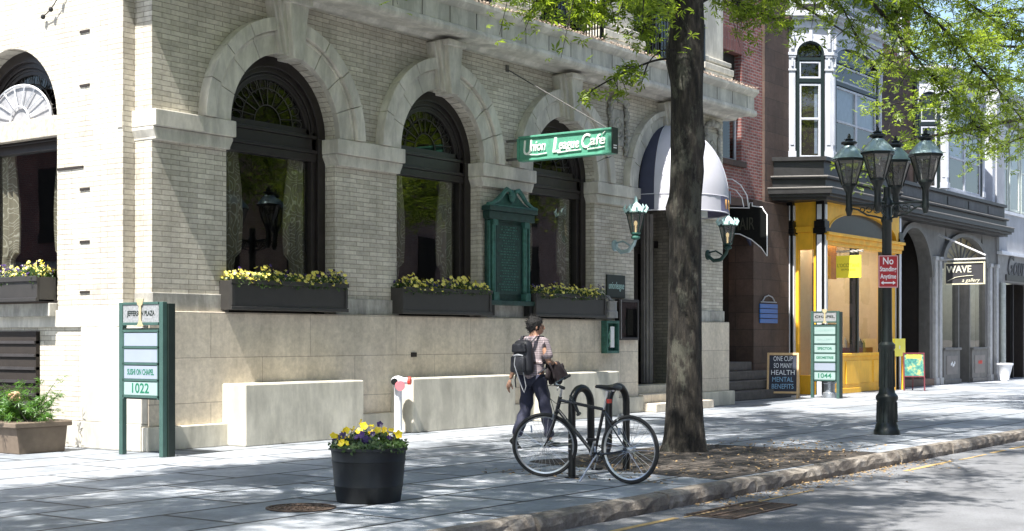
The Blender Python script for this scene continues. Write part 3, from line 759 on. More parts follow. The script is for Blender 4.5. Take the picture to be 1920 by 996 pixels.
for i, cx in enumerate([14.43, 17.98, 21.58]):
    a, e = cx - 1.15, cx + 1.15
    wb = thing("window_box", bl[i], "window box", (cx, 14.5, 1.84), "flower boxes of pansies at the cafe windows")
    tr_ = MB().box(a, e, 14.36, 14.39, 1.84, 2.24).box(a, e, 14.58, 14.60, 1.84, 2.24).box(a, a + .03, 14.39, 14.58, 1.84, 2.24).box(e - .03, e, 14.39, 14.58, 1.84, 2.24).box(a + .03, e - .03, 14.39, 14.58, 1.84, 1.87)
    tr_.build("trough", boxpaint, wb, bevel=.006)
    rm = MB().box(a - .015, e + .015, 14.335, 14.36, 2.20, 2.26).box(a - .01, e + .01, 14.34, 14.36, 1.84, 1.89).box(a, a + .05, 14.345, 14.36, 1.90, 2.19).box(e - .05, e, 14.345, 14.36, 1.90, 2.19)
    rm.build("trim", boxpaint, wb, bevel=.006)
    MB().box(a + .03, e - .03, 14.39, 14.58, 1.87, 2.20).build("soil", soil, wb)
    pansies(wb, a + .02, e - .04, 14.37, 14.60, 2.20, 20 + i * 7, n=310)
wb = thing("window_box", "dark window box of yellow and purple pansies under the side street window", "window box", (11.75, SA, 1.95), "flower boxes of pansies at the cafe windows")
a, e = SA - 1.08, SA + 1.15
MB().box(11.62, 11.65, a, e, 1.95, 2.28).box(11.89, 11.92, a, e, 1.95, 2.28).box(11.65, 11.89, a, a + .03, 1.95, 2.28).box(11.65, 11.89, e - .03, e, 1.95, 2.28).box(11.65, 11.89, a, e, 1.95, 1.98).build("trough", boxpaint, wb, bevel=.006)
MB().box(11.595, 11.62, a - .01, e + .01, 2.22, 2.29).box(11.60, 11.62, a, e, 1.95, 2.0).build("trim", boxpaint, wb, bevel=.006)
MB().box(11.65, 11.89, a + .03, e - .03, 1.98, 2.24).build("soil", soil, wb)
pansies(wb, a, e, 0, .24, 2.24, 60, mapf=lambda q: (11.66 + q[1], q[0], q[2]), n=300, purple=.4)
# big trough with junipers on the side street
pl_ = thing("stone_planter", "weathered terracotta trough of green shrubs against the side wall", "planter", (11.2, 17.2, 0))
m_ = MB(); y0, y1 = 16.05, 19.0
m_.prism([(11.10, 0), (11.78, 0), (11.82, .36), (11.06, .36)], 'y', y0 + .05, y1).build("trough", terracotta, pl_, bevel=.01)
MB().box(11.01, 11.86, y0, y1 + .02, .36, .43).build("rim", terracotta, pl_, bevel=.012)
rng = np.random.default_rng(12)
def shrub(par, c_, r, n, seed, mat, size=.06, name="foliage"):
    rng = np.random.default_rng(seed)
    d = rng.normal(0, 1, (n, 3)); d /= np.linalg.norm(d, axis=1)[:, None]
    lump = 1 + .25 * np.sin(d[:, 0] * 7 + seed) * np.sin(d[:, 1] * 6) + .2 * np.sin(d[:, 2] * 9 + seed)
    rad = rng.random(n) ** .35
    P = np.array(c_) + d * (np.array(r) * (lump * rad)[:, None])
    return scatter(name, mat, P, d + np.array([0, 0, .4]), size, OAK, seed, par, .6)
jrng = random.Random(77)
def fronds(cy, n_, seed, mat, nm, hi):
    # arching sprays of small needles, each along its own stem
    q = random.Random(seed); P, N = [], []; st_ = MB()
    for i in range(n_):
        a = q.uniform(0, 2 * math.pi); L = q.uniform(.25, .55); b0 = Vector((11.42 + q.uniform(-.15, .15), cy + q.uniform(-.35, .35), .42))
        d = Vector((math.cos(a) * .75, math.sin(a) * .9, q.uniform(.5, hi)))
        pts = [b0 + d * L * t + Vector((0, 0, -.35 * L * t * t)) for t in (0, .35, .7, 1)]
        st_.tube(pts, [.008, .006, .004, .002], 4)
        for k3 in range(26):
            t = q.uniform(.25, 1); j3 = min(int(t * 3), 2); p = pts[j3].lerp(pts[j3 + 1], min(t * 3 - j3, 1))
            P.append((p.x + q.gauss(0, .025), p.y + q.gauss(0, .025), p.z + q.gauss(0, .02))); N.append((d.x * .3, d.y * .3, 1))
    st_.build("stems", bark, pl_)
    return scatter(nm, mat, np.array(P), np.array(N), .085, FERN, seed, pl_, .45)
fronds(16.55, 60, 31, fernleaf, "juniper", 1.5); fronds(17.35, 60, 32, pansyleaf, "shaded_clump", 1.6); fronds(18.2, 50, 33, pansyleaf, "shaded_clump", 1.6)  # darker leaf colour on the two left clumps stands for the shade there
dj = MB(); jr = random.Random(2)
for q in range(26):
    a = q * .5; dj.ball((11.22 + .03 * math.cos(a), 16.38 + .07 * math.cos(a * 1.3), .78 + .05 * math.sin(a)), .022, 5)
dj.build("dry_flower_head", simple("dry_brown_flower", (.42, .26, .16), .8, var=.3, scale=30), pl_)

pl_.location.x -= .38; pl_.location.y -= .68; pl_.scale = (1, 1, .92)
# bronze tablet with broken pediment
tb = thing("bronze_tablet", "green bronze tablet with scrolled pediment between two windows", "plaque", (19.82, 14.5, 2.0))
cx = 19.80
MB().box(cx - .60, cx + .60, 14.50, 14.56, 2.10, 3.70).box(cx - .36, cx + .36, 14.485, 14.50, 2.2, 3.42).build("panel", verdark, tb, bevel=.006)
for s_ in (-1, 1):
    fr = MB()
    fr.tube([(cx + s_ * .46, 14.48, 2.25), (cx + s_ * .46, 14.48, 3.38)], .05, 10).box(cx + s_ * .46 - .075, cx + s_ * .46 + .075, 14.40, 14.5, 2.10, 2.24).box(cx + s_ * .46 - .07, cx + s_ * .46 + .07, 14.42, 14.5, 3.38, 3.48)
    fr.box(cx + s_ * .58 - .02, cx + s_ * .58 + .02, 14.46, 14.5, 2.2, 3.45)
    fr.build("column", verdigris, tb, smooth=True)
MB().box(cx - .66, cx + .66, 14.40, 14.55, 3.48, 3.62).box(cx - .70, cx + .70, 14.36, 14.55, 3.62, 3.70).build("entablature", verdark, tb, bevel=.01)
MB().box(cx - .68, cx + .68, 14.38, 14.55, 2.02, 2.10).build("sill", verdark, tb, bevel=.01)
pd = MB()
for s_ in (-1, 1):
    pd.tube([(cx + s_ * .72, 14.40, 3.72), (cx + s_ * .58, 14.40, 3.74), (cx + s_ * .40, 14.40, 3.82), (cx + s_ * .27, 14.40, 3.94), (cx + s_ * .17, 14.40, 4.01), (cx + s_ * .08, 14.40, 3.99), (cx + s_ * .07, 14.40, 3.92), (cx + s_ * .12, 14.40, 3.90)], [.03, .032, .036, .04, .042, .036, .03, .02], 8)
    pd.prism([(cx + s_ * .68, 3.70), (cx + s_ * .40, 3.80), (cx + s_ * .15, 3.96), (cx, 3.94), (cx, 3.70)], 'y', 14.46, 14.54)
pd.ball((cx, 14.42, 3.90), .10, 10, (.8, .5, 1.2)).tube([(cx - .70, 14.38, 3.715), (cx + .70, 14.38, 3.715)], .018, 6)
pd.build("pediment", verdigris, tb, smooth=True)
tr_ = MB(); rr_ = random.Random(9)
for i in range(24):
    z = 3.36 - i * .047; wd = rr_.uniform(.16, .31); x_ = cx - wd
    while x_ < cx + wd:
        l = rr_.uniform(.02, .09); tr_.box(x_, min(x_ + l, cx + wd), 14.476, 14.486, z, z + .020); x_ += l + .018
tr_.build("raised_inscription", verdigris, tb)
MB().box(cx - .62, cx - .52, 14.40, 14.52, 1.84, 2.02).box(cx + .50, cx + .60, 14.40, 14.52, 1.84, 2.02).build("bracket", black, tb)

# projecting cafe sign
sg = thing("cafe_sign", "long green hanging sign reading Union League Cafe in pale tube script", "sign", (19.9, 13.4, 4.5))
x0, x1, y0, y1, z0, z1 = 19.83, 19.99, 12.42, 14.30, 4.53, 4.89
sgb = MB().box(x0 + .03, x1 - .03, y0, y1, z0, z1); sgb.build("sign_face", cafegreen, sg)
MB().box(x0, x1, y0 - .01, y1 + .01, z1, z1 + .035).box(x0, x1, y0 - .01, y1 + .01, z0 - .035, z0).box(x0, x1, y1, y1 + .04, z0, z1).build("sign_frame", lampmint if False else cafegreen, sg, bevel=.006)
MB().box(x0, x1, y0 - .03, y0, z0 - .03, z1 + .035).build("end_plate", signdark, sg)
MB().box(x0 + .02, x1 - .05, y0 - .036, y0 - .031, z0 + .05, z0 + .07).box(x0 + .02, x1 - .05, y0 - .036, y0 - .031, z0 + .09, z0 + .11).build("end_label", signwhite, sg)
XF = (0, -1, 0)
def stext(bd_, sz, y, z, w_, nm="lettering"): return text(nm, bd_, sz, (x0 + .022, y, z), XF, sg, cafetext, .012, w_, .15, .002)
stext("U", .36, 14.12, 4.71, .17); stext("nion", .24, 13.90, 4.73, .30)
stext("L", .36, 13.52, 4.71, .16); stext("eague", .24, 13.27, 4.72, .40)
stext("C", .34, 12.93, 4.73, .17); stext("afe", .24, 12.70, 4.74, .30)
un = MB()
un.tube([(x0 + .012, 14.10, 4.60), (x0 + .012, 13.92, 4.585), (x0 + .012, 13.72, 4.60)], .010, 5).tube([(x0 + .012, 13.50, 4.585), (x0 + .012, 13.25, 4.60), (x0 + .012, 13.02, 4.605)], .010, 5).tube([(x0 + .012, 12.90, 4.60), (x0 + .012, 12.72, 4.605), (x0 + .012, 12.56, 4.62)], .010, 5)
un.tube([(x0 + .012, 12.60, 4.83), (x0 + .012, 12.55, 4.87)], .008, 5)
un.build("underline", cafetext, sg)
br = MB().tube([(19.9, 14.3, 4.87), (19.9, 14.62, 4.87)], .025, 6).tube([(19.9, 14.3, 4.55), (19.9, 14.62, 4.55)], .025, 6).tube([(19.9, 14.62, 6.14), (19.9, 12.55, 4.93)], .010, 6)
for i in range(40):
    t = i / 40; br.ball((19.9, 14.62 - 2.07 * t, 6.14 - 1.21 * t), .014, 5)
br.box(19.86, 19.94, 14.58, 14.62, 6.08, 6.2); br.build("stay_rod", simple("grey_stay_chain", (.16, .155, .15), .5, metal=.5), sg)

# domed awning over the door
aw = thing("domed_awning", "white domed awning with navy edge and orange 1032 over the doorway", "awning", (25.4, 14.5, 4))
def dome(a0, a1, mat, name, z_lo=4.30, z_hi=None, n=20, nz=16, valance=False):
    m_ = MB(); rows = []
    if valance: zz = [(1.215, 3.98), (1.205, 4.30)]
    else:
        zz = [(1.2 * math.cos(t), 4.30 + 1.50 * math.sin(t)) for t in [math.pi / 2 * (j / nz) * .999 for j in range(nz + 1)]]
    for r_, z in zz:
        for i in range(n + 1):
            a = R(180 + a0 + (a1 - a0) * i / n); m_.v.append((25.4 + r_ * math.cos(a), 14.52 + r_ * math.sin(a), z))
    m_.f = [(j * (n + 1) + i, j * (n + 1) + i + 1, (j + 1) * (n + 1) + i + 1, (j + 1) * (n + 1) + i) for j in range(len(zz) - 1) for i in range(n)]
    o = m_.build(name, mat, aw, smooth=True, recalc=False); return o
dome(0, 16, awnblue, "navy_edge_gore", n=5); dome(16, 58, awnwhite, "white_gore", n=10); dome(58, 122, awnwhite, "white_gore", n=14); dome(122, 168, awnwhite, "white_gore", n=10); dome(168, 180, awnblue, "navy_edge_gore", n=4)
dome(0, 16, awnblue, "valance", n=5, valance=True); dome(16, 88, awnwhite, "valance", n=16, valance=True); dome(88, 168, awnviolet, "valance", n=16, valance=True)
pp = MB()
for a in (16, 58, 122, 168):
    pp.tube([(25.4 + 1.207 * math.cos(t) * math.cos(R(180 + a)), 14.52 + 1.207 * math.cos(t) * math.sin(R(180 + a)), 4.30 + 1.507 * math.sin(t)) for t in [math.pi / 2 * j / 16 for j in range(17)]], .010, 5)
pp.tube([(25.4 + 1.22 * math.cos(R(180 + a)), 14.52 + 1.22 * math.sin(R(180 + a)), 3.98) for a in range(0, 181, 10)], .014, 5).tube([(25.4 + 1.212 * math.cos(R(180 + a)), 14.52 + 1.212 * math.sin(R(180 + a)), 4.30) for a in range(0, 181, 10)], .009, 5)
pp.build("piping", awnwhite, aw)
for ch, a in (("1", 99), ("0", 108), ("3", 117), ("2", 126)):
    aa = R(180 + a); nx_, ny_ = math.cos(aa), math.sin(aa)
    text("numeral", ch, .26, (25.4 + 1.222 * nx_, 14.52 + 1.222 * ny_, 4.14), (-ny_, nx_, 0), aw, orange, .004, bold=.006)

# wall lanterns
def wall_lantern(x, label):
    t = thing("wall_lantern", label, "lantern", (x, 14.5, 3.3), "bronze lanterns beside the cafe door")
    y = 14.12
    MB().lathe([(.11, 0), (.11, .02), (.07, .04)], 16, (0, 0, 0), Matrix.Translation((x, 14.60, 3.25)) @ Matrix.Rotation(R(90), 4, 'X')).tube([(x, 14.58, 3.22), (x, 14.45, 3.12), (x, 14.28, 3.14), (x, 14.16, 3.26), (x, y, 3.36)], [.035, .04, .045, .04, .03], 8).tube([(x, 14.56, 3.30), (x, 14.40, 3.33), (x, 14.25, 3.24)], .018, 6).build("bracket", patina if x < 25 else verdark, t, smooth=True)
    MB().lathe([(.03, 0), (.09, .03), (.09, .06), (.06, .09), (.10, .12), (.10, .14)], 12, (x, y, 3.34)).build("base_cup", verdigris if x < 25 else verdark, t)
    MB().lathe([(.09, 0), (.17, .36)], 6, (x, y, 3.48)).build("lamp_glass", lampglass, t)
    b_ = MB()
    for i in range(6):
        a = i * math.pi / 3; b_.tube([(x + .092 * math.cos(a), y + .092 * math.sin(a), 3.48), (x + .172 * math.cos(a), y + .172 * math.sin(a), 3.84)], .010, 5)
    b_.lathe([(.19, 0), (.20, .02), (.18, .05)], 12, (x, y, 3.84)); b_.build("frame", verdark, t)
    cr = MB().lathe([(.18, 0), (.10, .12), (.04, .17), (.03, .24), (.005, .30)], 12, (x, y, 3.89))
    for i in range(10):
        a = i * math.pi / 5; cr.tube([(x + .19 * math.cos(a), y + .19 * math.sin(a), 3.87), (x + .235 * math.cos(a), y + .235 * math.sin(a), 3.95), (x + .20 * math.cos(a), y + .20 * math.sin(a), 4.02)], [.03, .022, .004], 5)
    cr.build("crown", lampmint, t)
    MB().tube([(x, y, 3.48), (x, y, 3.62)], .016, 6).ball((x, y, 3.66), .035, 8, (1, 1, 1.5)).build("bulb", simple("warm_bulb_%d" % int(x), (.8, .7, .45), .3, emit=((1, .75, .4), .5)), t)
wall_lantern(23.42, "pale green bronze wall lantern left of the doorway awning")
wall_lantern(27.20, "bronze wall lantern with warm glass right of the doorway awning")
# small green sign, menu case, mail box, conduit
s1 = thing("wall_plaque", "small dark green square sign with pale script beside the door", "sign", (23.42, 14.58, 2.45))
MB().box(23.10, 23.76, 14.56, 14.59, 2.24, 2.68).build("board", signdark, s1, bevel=.004)
text("lettering", "unionleague", .2, (23.43, 14.556, 2.47), (1, 0, 0), s1, lampmint, .002, .56, .2)
mc = thing("menu_case", "dark framed glass menu case on the wall by the doorway", "menu case", (23.7, 14.42, 1.8))
MB().box(23.28, 24.02, 14.40, 14.50, 1.42, 1.47).box(23.28, 24.02, 14.40, 14.50, 2.16, 2.21).box(23.28, 23.34, 14.40, 14.50, 1.47, 2.16).box(23.96, 24.02, 14.40, 14.50, 1.47, 2.16).box(23.34, 23.96, 14.49, 14.499, 1.47, 2.16).build("frame", blackpaint, mc, bevel=.006)
MB().box(23.45, 23.70, 14.480, 14.487, 1.56, 1.82).build("menu_card", verdark, mc); MB().box(23.72, 23.92, 14.480, 14.487, 1.52, 2.02).build("menu_page", simple("dim_menu_page", (.22, .20, .17), .6, var=.3, scale=20), mc)
MB().add([(23.34, 14.41, 1.47), (23.96, 14.41, 1.47), (23.96, 14.41, 2.16), (23.34, 14.41, 2.16)], [(0, 1, 2, 3)]).build("pane", fanglass, mc)
MB().box(23.33, 23.345, 14.385, 14.40, 1.45, 2.20).build("edge_strip", chrome, mc)
mb = thing("leaflet_box", "green metal box with white leaflets low on the wall left of the menu case", "box", (23.0, 14.4, 1.2))
MB().box(22.78, 23.22, 14.36, 14.498, 1.17, 1.22).box(22.78, 23.22, 14.36, 14.498, 1.74, 1.79).box(22.78, 22.82, 14.36, 14.498, 1.22, 1.74).box(23.18, 23.22, 14.36, 14.498, 1.22, 1.74).box(22.82, 23.18, 14.48, 14.497, 1.22, 1.74).build("case", verdigris, mb, bevel=.004)
MB().box(22.97, 23.10, 14.40, 14.42, 1.28, 1.68).build("leaflets", signwhite, mb)
MB().tube([(22.85, 14.38, 1.3), (22.90, 14.37, 1.4), (22.84, 14.37, 1.5), (22.90, 14.37, 1.6)], .012, 5).build("scroll", cafegreen, mb)
mt = thing("meter_box", "small grey utility meter on the wall under the window box end", "meter", (22.98, 14.5, 1.9))
MB().lathe([(.13, 0), (.13, .12), (.11, .14), (.11, .3), (.13, .32)], 16, (22.98, 14.40, 1.84)).build("drum", simple("meter_grey", (.25, .25, .25), .5), mt, smooth=True)
MB().tube([(22.98, 14.40, 2.16), (22.98, 14.45, 2.24), (22.98, 14.56, 2.26)], .03, 8).build("pipe", simple("pipe_grey", (.22, .22, .22), .5), mt)
# standpipe
sp = thing("standpipe", "white fire standpipe with black, pink and red caps against the base wall", "standpipe", (16.55, 14.0, 0))
X, Y = 16.45, 14.12
MB().lathe([(.085, 0), (.085, .03), (.06, .05), (.06, .66), (.065, .70), (.065, .74)], 16, (X, Y, 0)).build("pipe", white, sp, smooth=True)
MB().ball((X, Y, .80), .10, 12, (1, 1.2, .85)).tube([(X, Y, .80), (X - .13, Y - .04, .79)], .05, 12).tube([(X, Y, .80), (X + .06, Y - .16, .81)], .05, 12).build("head", white, sp, smooth=True)
MB().tube([(X - .125, Y - .04, .80), (X - .15, Y - .05, .80)], .052, 12).build("black_cap", black, sp)
MB().tube([(X + .055, Y - .15, .81), (X + .075, Y - .19, .81)], .06, 12).build("red_cap", redcap, sp)
MB().tube([(X - .08, Y - .10, .74), (X - .11, Y - .135, .735)], .075, 14).build("pink_plate", pink, sp)
# light string loop top left
ws = MB(); pts = [(11.9, 16.02, 6.2), (11.86, 16.18, 6.05), (11.86, 16.35, 5.90), (11.88, 16.55, 5.83)]
ws.tube(pts, .008, 5)
for p in pts[1:]: ws.ball(p, .035, 6)
ws.ball((11.88, 15.05, 5.75), .001, 4)
tag(ws.build("hanging_wire", black), "loose dark wire with small bulbs hanging on the sunlit side wall", "wire")
# ------------------------------------------------------------------ brick and brownstone house
hb = thing("brick_house", "dark red brick house with brownstone pier between the cafe and the yellow shop", "building", (31, 16, 0))
wl = MB()
wl.box(28.03, 29.95, 16.05, 16.5, 4.9, 15).box(31.65, 32.8, 16.05, 16.5, 4.9, 15).box(29.95, 31.65, 16.05, 16.5, 4.9, 5.80).box(29.95, 31.65, 16.05, 16.5, 9.0, 15).box(28.2, 33, 16.5, 26, 4.9, 15)
wl.build("brick_wall", redbrick, hb)
MB().box(29.75, 31.72, 16.04, 16.45, 8.45, 8.998).build("soldier_course", soldier, hb)
MB().box(32.8, 34.25, 15.98, 16.6, 4.9, 15).box(32.02, 34.15, 15.9, 16.6, 0, 4.9).box(28.03, 29.0, 16.0, 16.5, 0, 4.9).box(29.0, 32.02, 16.0, 16.5, 4.3, 4.898).build("brownstone", brown, hb, bevel=.015)
MB().box(29.85, 31.75, 15.95, 16.4, 5.66, 5.80).build("window_sill", brown, hb, bevel=.01)
def sash(name, par, x0, x1, z0, z1, y, dark=None, rail=None, fw=.07, mats=None, M=None, blind=None):
    m_, g_ = (mats or (shadedwhite, fanglass))
    f_ = MB(); f_.box(x0, x0 + fw, y, y + .06, z0, z1, M).box(x1 - fw, x1, y, y + .06, z0, z1, M).box(x0 + fw, x1 - fw, y, y + .06, z0, z0 + fw, M).box(x0 + fw, x1 - fw, y, y + .06, z1 - fw, z1, M)
    if rail: f_.box(x0 + fw, x1 - fw, y, y + .06, rail - .03, rail + .03, M)
    o = f_.build(name, m_, par, bevel=.006)
    MB().add([(x0 + fw, y + .03, z0), (x1 - fw, y + .03, z0), (x1 - fw, y + .03, z1), (x0 + fw, y + .03, z1)], [(0, 1, 2, 3)], M).build("pane", g_, o)
    if blind: MB().box(x0 + fw, x1 - fw, y + .10, y + .11, blind, z1, M).build("blind", simple("blue_grey_blind_%d" % len(MATS), (.22, .26, .36), .7), o)
    return o
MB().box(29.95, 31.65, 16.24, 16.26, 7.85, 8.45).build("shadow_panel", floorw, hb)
sash("window", hb, 29.97, 31.63, 5.80, 7.80, 16.18, rail=6.85)
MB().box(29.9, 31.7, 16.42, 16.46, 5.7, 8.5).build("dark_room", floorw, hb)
sash("window", hb, 29.97, 31.63, 10.2, 12.4, 16.0, rail=11.3)
# doorway with steps
MB().box(29.0, 32.02, 17.6, 17.7, 0, 4.4).box(28.9, 29.0, 16.5, 17.6, 0, 4.4).box(32.02, 32.1, 16.6, 17.6, 0, 4.4).box(29, 32.02, 16.5, 17.7, 4.4, 4.5).build("porch_recess", floorw, hb)
sash("door", hb, 29.2, 30.5, .9, 3.6, 17.3, mats=(blackpaint, fanglass), fw=.12, rail=1.6)
sash("door", hb, 30.55, 31.9, .9, 3.6, 17.3, mats=(blackpaint, fanglass), fw=.12, rail=1.6)
ps = MB().prism([(29.0, 3.75), (29.4, 4.1), (30.0, 4.28), (31.0, 4.28), (31.6, 4.1), (32.0, 3.75), (32.0, 4.4), (29.0, 4.4)], 'y', 15.95, 16.0)
ps.build("arched_door_awning", awnblue, hb)
MB().box(31.6, 31.68, 17.0, 17.05, 2.6, 3.3).build("sconce", simple("orange_lit_sconce", (.8, .4, .1), .5, emit=((1, .45, .12), .8)), hb)
for i, (y_, z_) in enumerate(((15.15, .22), (15.45, .44), (15.72, .66), (15.95, .88))):
    MB().box(28.9, 32.6, y_, 17.6 if i == 3 else 16.0, z_ - .22, z_ - .002).build("step", darkstone, hb, bevel=.02)
MB().box(32.6, 34.05, 15.6, 15.9, 0, .62).build("stone_block", darkstone, hb, bevel=.02)
bs_ = thing("blue_sign_board", "small blue slatted notice board on the brownstone pier", "sign", (32.8, 15.8, 1.9))
for i in range(4): MB().box(32.30, 33.30, 15.86, 15.885, 1.84 + i * .125, 1.945 + i * .125).build("slat", blue, bs_)
MB().tube([(32.45, 15.87, 2.38), (32.6, 15.87, 2.50), (32.8, 15.87, 2.54), (33.0, 15.87, 2.50), (33.15, 15.87, 2.38)], .018, 6).tube([(32.35, 15.87, 2.37), (33.25, 15.87, 2.37)], .016, 6).build("scroll_top", simple("grey_scroll", (.3, .32, .35), .5), bs_)
# black hanging sign with a white outline
hs = thing("hanging_sign", "black shaped hanging sign outlined in white beside the wall lantern", "sign", (30.1, 15.2, 3.3))
X = 30.1; A = [(15.75, 3.95), (15.75, 4.55), (15.05, 4.50), (15.05, 4.62), (14.98, 4.62), (14.98, 4.54), (14.72, 4.50), (14.68, 4.42), (14.60, 4.32), (14.60, 3.36), (14.75, 3.56), (15.0, 3.76), (15.3, 3.90)]
MB().prism(A, 'x', X, X + .05).build("board", black, hs)
MB().tube([(X - .01, p[0], p[1]) for p in A], .013, 5, True).tube([(X, 15.08 + .0, 4.52), (X, 15.12, 4.8), (X, 15.28, 5.05), (X, 15.5, 5.2), (X, 15.8, 5.24)], .014, 5).tube([(X, 15.2, 4.53), (X, 15.25, 4.75), (X, 15.4, 4.93), (X, 15.6, 5.02), (X, 15.8, 5.03)], .012, 5).build("white_outline", signwhite, hs)
text("lettering", "HAIR", .42, (X - .012, 15.2, 4.12), (0, -1, 0), hs, simple("dim_gold_letters", (.05, .05, .035), .5), .003, .55)
MB().box(X - .02, X + .02, 15.55, 15.68, 4.62, 4.92).build("light_fitting", panelwhite, hs)
MB().tube([(X + .02, 14.7, 4.5), (X + .02, 16.02, 4.62)], .02, 6).build("arm", black, hs)

# ------------------------------------------------------------------ the shop building: bays, shopfronts
sb_ = thing("bay_window_building", "brownstone building with white painted bay windows above the yellow and grey shopfronts", "building", (40, 15.5, 0))
MB().box(34.25, 43.4, 16.0, 26, 6.1, 9.7).box(43.4, 50, 16.1, 26, 6.1, 10.0).build("brownstone_wall", brown, sb_)
MB().box(34.25, 43.35, 16.12, 26, 9.82, 15).build("upper_brick_wall", redbrick, sb_)
MB().box(34.0, 43.45, 15.88, 16.3, 9.7, 9.818).build("string_course", brown, sb_, bevel=.02)
sash("window", sb_, 40.6, 42.2, 10.3, 12.6, 16.03, rail=11.5)
MB().box(40.4, 40.58, 15.98, 16.115, 10.1, 12.8).box(42.22, 42.4, 15.98, 16.115, 10.1, 12.8).build("window_casing", white, sb_)
MB().tube([(43.33, 15.95, 6.1), (43.33, 15.95, 9.9)], .06, 8).build("downpipe", black, sb_, smooth=True)
def plan(o):
    return [(33.35 - o, 16.0), (33.95 - o * .8, 14.92 - o), (38.9 + o * .4, 14.92 - o), (39.5 + o * .4, 15.28 - o), (50.0, 15.28 - o), (50.0, 16.0)]
dk = MB()
for z0, z1, o in ((4.98, 5.05, .16), (5.05, 5.12, .30), (5.12, 5.24, .38), (5.24, 5.30, .30), (5.30, 5.52, .12), (5.52, 5.58, .20), (5.58, 5.98, .05), (5.98, 6.08, .14)): dk.prism(plan(o), 'z', z0, z1)
dk.build("shopfront_cornice", dkcornice, sb_)
ed = MB()
for z, o in ((5.262, .385), (5.57, .205)):
    p_ = plan(o); ed.tube([(p_[i][0], p_[i][1], z) for i in range(5)], .022, 5)
ed.build("cornice_edge", simple("grey_highlight_edge", (.16, .15, .14), .5), sb_)  # grey lines painted as highlights along the cornice mouldings
for i in range(5):
    x_ = 40.2 + i * 2.0; MB().box(x_, x_ + 1.6, 15.215, 15.225, 5.66, 5.92).build("cornice_panel", simple("grey_weathered_panel_%d" % i, (.10, .10, .10), .6, stains=.3), sb_)
def fm(p0, p1):
    d = Vector((p1[0] - p0[0], p1[1] - p0[1], 0)); L = d.length; d.normalize()
    return Matrix(((d.x, -d.y, 0, p0[0]), (d.y, d.x, 0, p0[1]), (0, 0, 1, 0), (0, 0, 0, 1))), L
